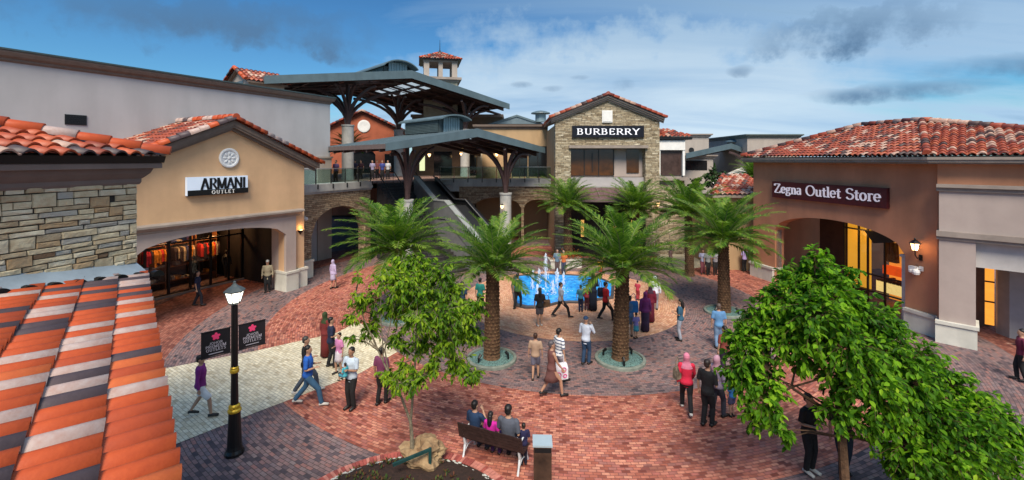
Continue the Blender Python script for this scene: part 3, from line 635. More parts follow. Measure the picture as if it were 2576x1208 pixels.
def on(b, o, loc, rz=0):       # put a separate thing against a building, in the building's own directions
    M = Matrix.Translation(b.location) @ Matrix.Rotation(b.rotation_euler.z, 4, 'Z'); o.location = M @ Vector(loc); o.rotation_euler = (0, 0, b.rotation_euler.z+rz); return o
def sign_armani():
    o = empty('store_sign', label='white and black sign reading ARMANI OUTLET on the beige gable', cat='sign')
    mb = MB(); mb.box((-1.32, -.16, -.28), (1.32, 0, .52)); mb.build('sign_board', mat('sign_white', (.62,.70,.80), .4, .03, 2, emis=(.6,.75,1), es=.18), o)
    mb = MB(); mb.box((-1.30, -.175, -.30), (1.335, 0.002, -.055)); mb.build('sign_base', black, o)
    mb = MB(); text(mb, 'ARMANI', .22, -.045, .50, 2.0, -.163, .20, .05, .02); mb.build('lettering', black, o, label='black serif letters ARMANI')
    mb = MB(); text(mb, 'OUTLET', .18, -.255, .15, 1.02, -.178, .18, .13, .012, .25); mb.build('lettering', white, o, label='small white letters OUTLET')
    on(B1, o, (3.02, -.02, 5.62))
sign_armani()
def sconce():
    o = empty('wall_sconce', label='black cone sconce glowing upward on the beige store corner', cat='lamp')
    mb = MB(); mb.rings([[(.17*math.cos(a)*q, -.02-.17*math.sin(a)*q, z) for a in [math.pi*k/8 for k in range(9)]] for q, z in ((.12, -.16), (1, .05), (1.05, .07))]); mb.build('shade', black, o)
    mb = MB(); mb.ell((0, -.09, .07), (.09, .06, .03), 10, 5); mb.build('bulb', warm, o)
    on(B1, o, (7.32, -.01, 3.02)); l = lantern_light((0, -.16, .20), 5, .05, (1, .55, .2), 'sconce_light', o)
sconce()
def cctv(loc, rz, label, twin=False, group=None):
    o = empty('security_camera', loc, rz, label, 'camera', group)
    mb = MB(); mb.box((-.06, -.05, -.08), (.06, 0, .08)); mb.tube([(0, -.03, 0), (0, -.18, .03), (0, -.24, -.03)], .025, 8); mb.build('bracket', white, o)
    mb = MB(); mb.lathe([(.05, .06), (.10, .03), (.12, -.04), (.10, -.12), (.001, -.15)], (0, -.26, -.06), 14); mb.build('dome', mat('camera_shell', (.7,.7,.7), .3), o)
    if twin:
        mb = MB(); mb.box((-.32, -.16, -.16), (-.10, -.02, .05)); mb.lathe([(.05, .06), (.10, .03), (.11, -.04), (.001, -.10)], (-.21, -.12, -.12), 12); mb.build('second_camera', _mats['camera_shell'], o)
    return o
# ================================================================ long pale wall building behind it
def long_store():
    P0 = Vector((-24.5, 9.2)); P1 = Vector((-12.8, 31.5)); d = (P1-P0).normalized(); ln = (P1-P0).length
    b = empty('long_store', (P0.x, P0.y, 0), math.atan2(d.y, d.x), 'long blank pale grey store wall rising behind the beige gabled store', 'building')
    mb = MB(); mb.box((0, 0, 4.62), (ln, 11, 11.0)); w = mb.build('wall', greywall, b)
    mb = MB(); mb.box((19.6, 0, 0), (ln, 11, 4.617)); mb.build('lower_wall', greywall, b)
    mb = MB(); mb.box((0, 4.6, 0), (19.597, 11, 4.617)); mb.build('rear_wall', greywall, b)
    mb = MB(); prof = [(-.03, 10.78), (-.08, 10.84), (-.08, 10.92), (-.2, 11.0), (-.26, 11.14), (-.26, 11.22)]
    mb.rings([[(-.1, y, z), (ln-y-.0, y, z), (ln-y, 11.2, z), (-.1, 11.2, z)] for y, z in prof]); c = mb.build('parapet_cornice', cornice, b)
    mb = MB(); mb.box((-.2, -.30, 11.222), (ln+.3, .3, 11.29)); mb.build('coping', mat('coping_green', (.05,.08,.085), .5), c)
    mb = MB(); x = 11.7; mb.box((x-.36, -.03, 8.42), (x+.36, .0, 8.86)); 
    for k in range(5): mb.box((x-.33, -.05, 8.45+k*.08), (x+.33, -.03, 8.49+k*.08))
    mb.build('vent', black, b)
    mb = MB(); mb.box((ln-1.1, -.10, 0), (ln+.05, -.003, 7.0)); mb.box((ln-1.15, -.16, 7.0), (ln+.12, -.003, 7.12)); mb.build('pilaster', taupe2, b)
    return b
B0 = long_store()
def gable_cupola(cx, y, z, w, label):
    o = empty('roof_cupola', (cx, y, 9), -.62, label, 'cupola')
    h = z-9; mb = MB(); mb.prism([(-w/2, 0, 0), (w/2, 0, 0), (w/2, 0, h-1.0), (0, 0, h-.25), (-w/2, 0, h-1.0)], (0, 2.4, 0)); mb.build('wall', taupe2, o)
    mb = MB(); mb.box((-w*.24, -.03, h-1.45), (w*.24, -.002, h-1.02)); mb.build('louvre', zinc, o)
    mb = MB(); W2 = w/2+.35; sl = .75/(w/2)
    for sx in (1, -1): tiles(mb, (sx*W2, -.3, h-.17-sl*W2), (0, 1, 0), Vector((-sx, 0, sl)), [(0, 0), (3, 0), (3, W2*1.1), (0, W2*1.1)], .3, .4, .09, (.42,.2,.14,.18,.06), random.Random(2))
    r = mb.build('roof', T_FAR, o)
    mb = MB(); caps(mb, (W2, -.3, h-.13-sl*W2), (0, -.3, h-.10), .14, .4, (.3,.2,.3,.2,0)); caps(mb, (-W2, -.3, h-.13-sl*W2), (0, -.3, h-.10), .14, .4, (.3,.2,.3,.2,0)); mb.build('rake_tiles', T_NEAR, r)
    mb = MB(); mb.prism([(0, -.22, h-.16), (W2, -.22, h-.16-sl*W2), (W2, -.22, h-.30-sl*W2), (0, -.22, h-.34), (-W2, -.22, h-.30-sl*W2), (-W2, -.22, h-.16-sl*W2)], (0, 2.7, 0)); mb.build('roof_deck', cornice, r)
gable_cupola(-18.6, 30.5, 13.25, 2.7, 'small gabled roof cupola behind the long pale grey wall')
# ================================================================ upper deck, bridge walls, stairs, escalator
AX = Vector((-.68, .73, 0)).normalized(); CX = Vector((.73, .68, 0)).normalized()
def rail(name, pts, label, z=5.42, h=.92, step=1.15, glassy=True, group='glass balustrades of the upper deck'):
    o = empty(name, (pts[0][0], pts[0][1], z), 0, label, 'railing', group); c = Vector((pts[0][0], pts[0][1], 0))
    posts = MB(); tr = MB(); gl = MB()
    for a, b in zip(pts, pts[1:]):
        a = Vector((*a, 0))-c; b = Vector((*b, 0))-c; n = max(1, round((b-a).length/step)); d = (b-a).normalized(); s = Vector((-d.y, d.x, 0))
        tr.tube([a+Vector((0, 0, h)), b+Vector((0, 0, h))], .028, 8)
        for k in range(n+1):
            p = a+(b-a)*k/n; posts.prism([p-d*.03-s*.02, p+d*.03-s*.02, p+d*.03+s*.02, p-d*.03+s*.02], (0, 0, h)); posts.prism([p-d*.035-s*.20, p+d*.035-s*.20, p+d*.035-s*.0, p-d*.035-s*.0], (0, 0, -.28))
            if k < n:
                q = a+(b-a)*(k+1)/n; gl.prism([p+d*.05, q-d*.05, q-d*.05+s*.012, p+d*.05+s*.012], (0, 0, h-.08))
    posts.each('post', dkmetal, o); tr.build('handrail', mat('steel_handrail', (.25,.27,.27), .35, .05, metal=.6), o)
    if glassy: 
        for v in gl.v: v.z += .04
        gl.each('glass_panel', glass('rail_glass', (.60,.74,.72), .80), o)
    return o
def left_bridge():
    P0 = Vector((-12.25, 25.6)); P1 = Vector((-9.8, 31.0)); d = (P1-P0).normalized(); ln = (P1-P0).length
    b = empty('left_bridge', (P0.x, P0.y, 0), math.atan2(d.y, d.x), 'stone-faced arch carrying the upper deck beside the beige store', 'bridge')
    mb = MB(); archwall(mb, 0, ln, lambda x: 4.98, [(.95, 5.4, 0, 2.35, 3.95)], 0, .6); mb.build('stone_wall', stoneB, b)
    mb = MB(); mb.box((-.05, -.16, 4.982), (ln+.06, 1.0, 5.42)); mb.box((-.02, -.08, 4.85), (ln+.03, -.003, 4.98)); mb.build('deck_edge', deckc, b)
    mb = MB(); mb.box((-.12, -.16, 0), (.94, .7, .92)); mb.box((-.16, -.2, .92), (.98, .74, 1.03)); mb.build('plinth', plinth, b)
    mb = MB(); mb.box((-.2, .62, 4.6), (ln, 9, 4.98)); mb.build('deck_slab', deckc, b)
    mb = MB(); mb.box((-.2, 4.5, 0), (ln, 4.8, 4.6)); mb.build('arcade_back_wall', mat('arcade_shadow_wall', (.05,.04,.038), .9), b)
    mb = MB(); mb.box((1.2, 4.40, 0), (2.6, 4.498, 2.9)); mb.build('shop_window', dkglass, b)
    rail('glass_railing', [tuple(P0+d*.1+Vector((0,0))), tuple(P1)], 'glass balustrade with thin dark posts above the left stone arch')
    return b
B2 = left_bridge()
cctv((B2.location.x+.22, B2.location.y+.12, 3.62), B2.rotation_euler.z, 'white dome camera on the stone pier beside the beige store', True)
# the deck floor between the buildings
mb = MB(); mb.poly([(-11.9, 26.2, 0), (-9.6, 31.2, 0), (-4.1, 36.3, 0), (3.4, 36.4, 0), (3.4, 75, 0), (-40, 75, 0), (-12.6, 31.8, 0)])
o = mb.build('upper_deck_floor', brick_mat('deck_pavers', [(.22,.12,.1),(.34,.2,.16),(.40,.27,.22)], .3, .15)); o['kind'] = 'structure'; o.location.z = 5.25
mb = MB(); mb.poly([(-11.9, 26.4, 0), (-9.6, 31.3, 0), (-4.1, 36.4, 0), (3.4, 36.5, 0), (3.4, 75, 0), (-40, 75, 0), (-12.6, 31.9, 0)]); o = mb.build('upper_deck_underside', void); o['kind'] = 'structure'; o.location.z = 4.9
def right_bridge():
    b = empty('right_bridge', (-4.25, 36, 0), 0, 'stone arcade carrying the tan upper shops left of the tall stone gable', 'bridge')
    mb = MB(); archwall(mb, 0, 7.6, lambda x: 4.75, [(1.1, 5.0-.0, 0, 3.0, 3.85), (5.2, 7.5, 0, 3.0, 3.7)], 0, .5); mb.build('stone_wall', stoneB, b)
    mb = MB(); mb.box((-1.6, -.16, 4.752), (7.6, 1.0, 5.36)); mb.box((-1.7, -.05, 4.35), (-.003, .8, 4.745)); mb.build('deck_edge', deckc, b)
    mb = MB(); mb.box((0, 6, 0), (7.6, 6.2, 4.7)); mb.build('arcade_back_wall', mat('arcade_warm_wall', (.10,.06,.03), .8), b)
    mb = MB()
    for x in (1.4, 2.6, 5.3, 5.9, 6.7): mb.box((x, 5.93, .6), (x+.35, 5.995, 3.1))
    mb.each('lit_display', mat('amber_display', (.5,.3,.1), .6, .2, 4, emis=(1,.5,.12), es=.7), b)
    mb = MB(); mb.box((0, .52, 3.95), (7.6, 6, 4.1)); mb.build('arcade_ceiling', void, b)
    rail('glass_railing', [(-5.8, 36), (3.3, 36)], 'long glass balustrade above the right stone arcade', 5.36, .95, 1.15)
right_bridge()
def tan_block():
    b = empty('upper_store', (-3.0, 40, 5.25), 0, 'tan upper floor store with dark cornice left of the tall stone gable', 'building')
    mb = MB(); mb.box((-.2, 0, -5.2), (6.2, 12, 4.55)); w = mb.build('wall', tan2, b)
    mb = MB(); prof = [(-.02, 4.35), (-.1, 4.42), (-.1, 4.5), (-.28, 4.6), (-.3, 4.78)]; mb.rings([[(-.2+y, y, z), (6.2, y, z), (6.2, 12, z), (-.2+y, 12, z)] for y, z in prof]); mb.build('cornice', cornice, w)
    mb = MB(); mb.box((-.1, -.05, 0), (.35, 0, 2.5)); mb.build('pilaster', mat('pale_pilaster', (.5,.42,.3), .8), b)
    f = MB(); gl = MB()
    for (xa, xb) in ((3.0, 4.35), (4.5, 6.1)):
        gl.box((xa, -.02, .15), (xb, -.004, 2.75))
        for x in (xa, (xa+xb)/2, xb): f.box((x-.04, -.08, 0), (x+.04, -.021, 2.85))
        f.box((xa, -.08, 2.75), (xb, -.021, 2.85))
    f.each('window_frame', dkmetal, b); gl.each('window', dkglass, b)
    # darker back range that steps left under the big canopy
    b2 = empty('rear_store', (-10.5, 47, 5.25), 0, 'shadowed tan rear shops under the big canopy', 'building')
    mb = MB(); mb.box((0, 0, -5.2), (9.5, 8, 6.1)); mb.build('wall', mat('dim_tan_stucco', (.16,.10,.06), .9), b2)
    mb = MB(); mb.box((2.3, -.03, 0), (4.2, -.003, 2.5)); mb.box((6.0, -.03, 0), (7.4, -.003, 2.5)); mb.each('shop_window', dkglass, b2)
    mb = MB(); mb.box((.8, -.04, .5), (1.35, -.003, 2.3)); mb.build('lit_poster', mat('lit_poster', (.8,.85,.5), .6, emis=(.95,1,.55), es=.8), b2)
    mb = MB(); mb.box((-.1, -.2, 6.1), (9.6, 8, 6.4)); mb.build('cornice', cornice, b2)
tan_block()
def wall_lamp(loc, label, e=3, s=1.0, rz=0, group='warm lanterns on the upper deck'):
    o = empty('wall_lamp', loc, rz, label, 'lamp', group)
    mb = MB(); mb.lathe([(.05*s, -.16*s), (.13*s, .0), (.15*s, .12*s), (.001, .16*s)], n=10); mb.build('lamp_shade', warm, o)
    mb = MB(); mb.lathe([(.17*s, .13*s), (.06*s, .24*s), (.001, .30*s)], n=10); mb.tube([(0, 0, .2*s), (0, .22*s, .16*s)], .02*s, 6); mb.build('lamp_cap', black, o)
    lantern_light((0, -.05, -.05), e, .1, (1, .6, .25), 'lamp_light', o); return o
wall_lamp((-7.3+.0, 39.5, 7.3), 'warm globe lamp glowing under the front canopy, left of the tan wall', 10, .9)
wall_lamp((-1.35+.0, 39.6, 7.35), 'orange wall lamp seen through the right branching strut of the front canopy', 8, .9)
wall_lamp((-4.4, 38.6, 7.4), 'small pale lamp under the middle of the front canopy', 5, .7)
def stairs():
    b = empty('grand_stairs', (-9.55, 31.3, 0), math.atan2(CX.y, CX.x), 'wide dark stairs descending from the upper deck between stone walls', 'stairs')
    mb = MB(); n = 30; run = .30; rise = 5.25/n
    for k in range(n): mb.box((0.1, -(k+1)*run*.8, 0), (3.0, -(k)*run*.8, 5.25-(k+1)*rise+rise-.001*k))
    mb.build('steps', mat('stair_stone', (.035,.03,.03), .8, .2, 3), b)
    mb = MB()
    for x in (.05, 1.3, 3.0):
        mb.tube([(x, .3, 6.2), (x, 0, 6.2), (x, -n*run*.8, .95)], .035, 8)
        for k in range(0, n, 3): y = -(k+.5)*run*.8; mb.tube([(x, y, 5.25-(k+1)*rise), (x, y, 6.2+y/(n*run*.8)*5.25)], .018, 6)
    mb.build('handrail', dkmetal, b)
stairs()
def escalator():
    b = empty('escalator', (0, 0, 0), 0, 'escalator with sloping pale side panel running down from the deck', 'escalator')
    A = [W(1041,445,32), W(1091,505,29.6), W(1119,507,28.9), W(1201,603,27.3), W(1225,632,26.8)]
    s = Vector((.75, .66, 0)).normalized(); 
    def side(off, th, up, dn, name, m):
        mb = MB()
        for p, q in zip(A, A[1:]):
            mb.prism([p+s*off+Vector((0,0,up)), q+s*off+Vector((0,0,up)), q+s*off+Vector((0,0,-dn)), p+s*off+Vector((0,0,-dn))], s*th)
        return mb.build(name, m, b)
    side(0, .28, 0, 1.15, 'side_panel', mat('escalator_panel', (.16,.165,.165), .45, .1, 2, metal=.3))
    mb = MB()
    for p, q in zip(A, A[1:]): mb.prism([p+s*-.05+Vector((0,0,.002)), q+s*-.05+Vector((0,0,.002)), q+s*.33+Vector((0,0,.002)), p+s*.33+Vector((0,0,.002))], (0, 0, .07))
    mb.build('coping', mat('escalator_coping', (.27,.285,.28), .5, .08), b)
    side(.35, 1.3, -.9, .35, 'step_band', dkmetal); side(1.7, .25, -.05, 1.3, 'far_panel', black)
    mb = MB(); 
    for off in (.42, 1.62): mb.tube([p+s*off+Vector((0,0,.02)) for p in A], .05, 8)
    mb.build('handrail', mat('rubber_handrail', (.05,.05,.055), .3), b)
    mb = MB()
    for off in (.42,): 
        for p, q in zip(A, A[1:]): mb.poly([p+s*off, q+s*off, q+s*off-Vector((0,0,.85)), p+s*off-Vector((0,0,.85))])
    mb.build('balustrade_glass', glass('rail_glass'), b) if 'rail_glass' in _mats else None
    # supporting wall below
    mb = MB()
    for p, q in zip(A, A[1:]):
        a_, b_ = p+s*.06-Vector((0,0,1.2)), q+s*.06-Vector((0,0,1.2)); mb.prism([a_, b_, Vector((b_.x,b_.y,0)), Vector((a_.x,a_.y,0))], s*1.8)
    mb.build('support_wall', mat('escalator_base', (.12,.12,.12), .8), b)
escalator()
# ================================================================ the canopies
def tree_column(base, ztop, spread, zroof, parent_mats=(conc, steel), r=.42, label='', arms=None, z0=0, group='branching steel canopy columns', roofz=None):
    o = empty('canopy_column', (base[0], base[1], z0), 0, label, 'column', group)
    mb = MB(); mb.lathe([(r*1.08, 0), (r*1.08, .25), (r, .26), (r, (ztop-z0)-.12), (r*1.12, (ztop-z0)-.11), (r*1.12, ztop-z0)], n=20); mb.build('pedestal', conc, o)
    mb = MB(); h = zroof-ztop; mb.tube([(0, 0, ztop-z0), (0, 0, ztop-z0+h*.98)], [r*.42, r*.34], 8); mb.build('post', steel, o)
    for k, d in enumerate(arms or [CX, -CX, AX, -AX, (CX+AX)*.7, (CX-AX)*.7, (AX-CX)*.7, (-AX-CX)*.7]):
        d = Vector(d); pts = []
        for q in range(9):
            t = q/8; out = spread*(t**1.9); z = ztop-z0+.05+h*(1-(1-t)**1.35)*(.93)
            if roofz: z = min(z, roofz(base[0]+d.x*out, base[1]+d.y*out)-z0-.05)
            pts.append(Vector((d.x*(out+.10*r), d.y*(out+.10*r), z)))
        mb = MB(); mb.tube(pts, [r*.36]*4+[r*.32]*3+[r*.28]*2, 6); mb.build('branch', steel, o)
    return o
def canopy(name, F, k, length, zE, zR, th, label, lantern, n_truss=5):
    """gable roof: F = front left eave corner, k = half width along CX, ridge along AX"""
    b = empty(name, (F.x, F.y, 0), math.atan2(CX.y, CX.x), label, 'canopy'); ang = math.atan2(CX.y, CX.x)
    # local x across, y back
    Y0 = 0; Y1 = length; W2 = 2*k
    up = [(0, zE), (k, zR), (W2, zE)]
    mb = MB()
    for (xa, za), (xb, zb) in zip(up, up[1:]): mb.prism([(xa, Y0, za), (xb, Y0, zb), (xb, Y1, zb), (xa, Y1, za)], (0, 0, -.06))
    roof = mb.build('roof', zinc, b)
    mb = MB()   # standing seams
    y = .5
    while y < Y1:
        for (xa, za), (xb, zb) in zip(up, up[1:]): mb.prism([(xa, y, za), (xb, y, zb), (xb, y, zb+.05), (xa, y, za+.05)], (0, .03, 0))
        y += .6
    mb.build('standing_seams', zinc, roof)
    mb = MB()
    for yy, dy in ((-.05, .10), (Y1-.05, .1)):
        mb.prism([(-.05, yy, zE+.03), (k, yy, zR+.05), (W2+.05, yy, zE+.03), (W2+.05, yy, zE-th+.1), (k, yy, zR-th), (-.05, yy, zE-th+.1)], (0, dy, 0))
    mb.build('front_fascia', fascia, b)
    mb = MB()
    for x in (-.07, W2-.03): mb.box((x, .06, zE-th*.55), (x+.10, Y1-.06, zE+.0))
    mb.each('eave_fascia', mat('brown_fascia', (.13,.10,.095), .6, .1, 3), b)
    # soffit with a skylight strip each side of the ridge
    mb = MB(); z_ = .22; sk = (.34, .52)
    for sgn in (1, -1):
        def q(t): return (k+sgn*k*t, zR-(zR-zE)*t-z_)
        for (ta, tb) in ((.0, 1.0),):
            (xa, za), (xb, zb) = q(ta), q(tb); mb.prism([(xa, .05, za), (xb, .05, zb), (xb, Y1-.06, zb), (xa, Y1-.06, za)], (0, 0, -.05))
    s = mb.build('soffit', soffit, b)
    mb = MB()
    for sgn in (1, -1):
        for j in range(int(Y1/1.5)):
            t = .16
            ya = .8+j*1.5; xa, xb = k+sgn*k*.12, k+sgn*k*.30
            if not (.15 < ya/Y1 < .75): continue
            za, zb = zR-(zR-zE)*.12-z_-.056, zR-(zR-zE)*.30-z_-.056
            mb.prism([(xa, ya, za), (xb, ya, zb), (xb, ya+1.15, zb), (xa, ya+1.15, za)], (0, 0, -.01))
    mb.each('skylight', mat('skylight_panes', (.6,.7,.75), .3, emis=(.62,.78,.9), es=.55), b)
    # rafters and purlins below
    mb = MB()
    for j in range(n_truss):
        y = .8+(Y1-1.6)*j/(n_truss-1); d = .32
        for (xa, za), (xb, zb) in zip(up, up[1:]): mb.prism([(xa, y, za-.30), (xb, y, zb-.30), (xb, y, zb-.30-d), (xa, y, za-.30-d*.5)], (0, .12, 0))
    for t in (.2, .45, .7, .92):
        for sgn in (1, -1): x = k+sgn*k*t; z = zR-(zR-zE)*t-.30; mb.box((x-.05, .1, z-.16), (x+.05, Y1-.1, z))
    mb.each('rafter', steel, b)
    # lantern: small vaulted monitor riding the ridge
    y0, L_, hw, zt, zb_ = lantern
    l = MB(); pts = [(k+hw*math.sin(R(a))*1.0/math.sin(R(60)), zb_+(zt-zb_)*((math.cos(R(a))-math.cos(R(60)))/(1-math.cos(R(60))))) for a in range(-60, 61, 10)]
    l.prism([(x, y0-.7, z) for x, z in pts]+[(x, y0-.7, z-.10) for x, z in pts[::-1]], (0, L_+1.2, 0)); lm = l.build('monitor_roof', fascia, b)
    l = MB(); bw = hw*.55; zz = zR-(zR-zE)*(bw/k)
    n = 14
    for j in range(n): xa = k-bw+2*bw*j/n; l.box((xa+.01, y0-.05+(.03 if j % 2 else 0), zz), (xa+2*bw/n-.01, y0+.04, zt-.16))
    l.build('monitor_front', mat('ribbed_metal', (.24,.34,.38), .45, .08, metal=.2), lm)
    l = MB()
    for j in range(9):
        z = zz+.05+(zb_-zz)*j/9
        for sx in (-1, 1): xx = k+sx*hw*.85; l.prism([(xx-.02, y0+.1, z), (xx+.02, y0+.1, z), (xx+.02-sx*.0, y0+.1, z+(zb_-zz)/9*.75), (xx-.02, y0+.1, z+(zb_-zz)/9*.75)], (0, L_-.3, 0))
    l.build('louvres', mat('dark_louvre', (.07,.10,.105), .5), lm)
    l = MB(); l.box((k-hw*.8, y0+.08, zz-.3), (k+hw*.8, y0+L_-.2, zb_+.02)); l.build('monitor_core', mat('monitor_core', (.05,.07,.075), .6), lm)
    return b
F1 = Vector((-7.0, 25.0, 0)); k1 = 6.45
canopy('front_canopy', F1, k1, 8.4, 7.79, 8.90, .50, 'blue-grey gabled steel canopy over the stairs, nearer and lower one', (2.9, 4.8, 1.25, 10.05, 9.75))
def roofz(F, k, zE, zR):
    def f(x, y):
        s = (Vector((x, y, 0))-Vector((F.x, F.y, 0))).dot(CX); return zR-(zR-zE)*abs(s-k)/k-.72
    return f
rz1 = roofz(F1, k1, 7.79, 8.9)
tree_column((-6.45, 27.6), 4.45, 1.9, 7.9, r=.36, label='left concrete and brown steel branching column holding the front canopy', arms=[CX, -CX*.6, AX, -AX*.45, (CX-AX)*.45, (-CX-AX)*.4], roofz=rz1)
tree_column((-.47, 33.1), 4.45, 2.6, 7.9, r=.42, label='branching steel column on pale concrete pedestal below the front canopy, its right support', arms=[CX*.8, -CX, AX, -AX*.45, (CX-AX)*.45, (-CX-AX)*.45], roofz=rz1)
F2 = Vector((-16.55, 30.0, 0)); k2 = 11.1
canopy('rear_canopy', F2, k2, 13.0, 12.5, 14.35, .62, 'big blue-grey gabled steel canopy on tree columns behind the front one', (2.3, 6.4, 1.65, 15.55, 14.95), 6)
rz2 = roofz(F2, k2, 12.5, 14.35)
def X_at(x, d): return ((x-1288)/FP*d, d)
for (x, d, zt, lab) in ((875, 36, 9.7, 'tall branching column on round concrete pedestal beside the pale grey wall'), (1003, 45, 9.9, 'farther branching column below the middle of the big canopy'), (1170, 44, 9.9, 'farther branching column at the right end of the big canopy')):
    px, py = X_at(x, d); tree_column((px, py), zt, 4.6, min(rz2(px, py)+.1, 13.6), r=.46, label=lab, z0=5.25, roofz=rz2, arms=[CX, -CX*.8, AX, -AX*.3, (CX+AX)*.7, (CX-AX)*.35, (AX-CX)*.7, (-AX-CX)*.35])
# hanging light under the canopies omitted: none can be made out
# ================================================================ bell tower, terracotta store, far roofs
def tower():
    b = empty('bell_tower', (-7.8, 48.4, .75), R(12), 'small bell tower with red tile pyramid roof and lightning rod', 'tower')
    h = 1.45; mb = MB(); mb.box((-1.75, -1.75, 10.6), (1.75, 1.75, 14.3)); mb.build('shaft', mat('tower_stone', (.33,.31,.24), .9, .12, 3, .3), b)
    mb = MB()
    for q, z0, z1 in ((1.9, 14.3, 14.5), (2.15, 14.5, 14.75)): mb.box((-q, -q, z0), (q, q, z1-.003))
    mb.build('cornice', corniceL, b)
    mb = MB()
    for sx in (-1, 1):
        for sy in (-1, 1): mb.box((sx*h-.28, sy*h-.28, 14.75), (sx*h+.28, sy*h+.28, 16.35))
    for q in ((-.22, -h-.2, .22, -h+.2), (-.22, h-.2, .22, h+.2), (-h-.2, -.22, -h+.2, .22), (h-.2, -.22, h+.2, .22)): mb.box((q[0], q[1], 14.76), (q[2], q[3], 16.34))
    mb.each('pier', taupe2, b)
    mb = MB(); mb.box((-1.8, -1.8, 16.35), (1.8, 1.8, 16.55)); mb.build('head_beam', corniceL, b)
    mb = MB(); q = 2.15; z0 = 16.62; sl = .50
    for k in range(4):
        M = Matrix.Rotation(math.pi/2*k, 4, 'Z'); O = M @ Vector((-q, -q, z0)); tiles(mb, O, M @ Vector((1, 0, 0)), M @ Vector((0, 1, sl)), [(0, 0), (2*q, 0), (q, q*1.12)], .28, .36, .08, (.42,.2,.12,.2,.06), random.Random(k))
    r = mb.build('roof', T_FAR, b)
    mb = MB(); mb.box((-2.1, -2.1, 16.552), (2.1, 2.1, 16.63)); mb.build('eave_board', black, r)
    mb = MB(); [caps(mb, (sx*q, sy*q, z0+.03), (0, 0, z0+q*sl+.06), .11, .36) for sx in (-1, 1) for sy in (-1, 1)]; mb.build('hip_tiles', T_NEAR, r)
    mb = MB(); mb.tube([(0, 0, z0+q*sl), (0, 0, 19.1)], [.05, .015], 6); mb.ell((0, 0, z0+q*sl+.15), (.12, .12, .14)); mb.build('lightning_rod', dkmetal, b)
tower()
def terracotta_store():
    b = empty('terracotta_store', (-18.0, 54, 5.2), R(4), 'terracotta gabled store with white round medallion seen under the big canopy', 'building')
    terra = mat('terracotta_stucco', (.36,.10,.05), .9, .12, 1, .2)
    zt = lambda x: 7.4-abs(x)*.48
    mb = MB(); archwall(mb, -5.6, 4.4, zt, [(-1.5, 1.5, 0, 2.3, 2.9)], 0, 6, z0=-5, brk=(0,)); mb.build('wall', terra, b)
    mb = MB(); 
    for sx in (1, -1): tiles(mb, (sx*6, -.4, 7.5-6*.48), (0, 1, 0), Vector((-sx, 0, .48)), [(0, 0), (7, 0), (7, 6.66), (0, 6.66)], .32, .42, .09, (.42,.2,.2,.12,.06), random.Random(1))
    mb.build('roof', T_FAR, b)
    mb = MB(); caps(mb, (6, -.4, 7.6-2.88), (0, -.4, 7.6), .17, .45); caps(mb, (-6, -.4, 7.6-2.88), (0, -.4, 7.6), .17, .45); mb.build('rake_tiles', T_FAR, b)
    mb = MB(); mb.M = Matrix.Translation((.15, 0, 5.75)) @ Matrix.Rotation(R(90), 4, 'X'); mb.lathe([(.75, 0), (.75, .1), (.6, .12), (.001, .08)], n=24); mb.build('medallion', white, b)
    mb = MB(); mb.box((-4.6, -.06, 0), (-4.0, -.003, 4)); mb.box((2.6, -.04, .2), (4.0, -.003, 2.4)); mb.box((-1.49, .3, 0), (1.49, .34, 2.9)); mb.each('shop_window', dkglass, b)
terracotta_store()
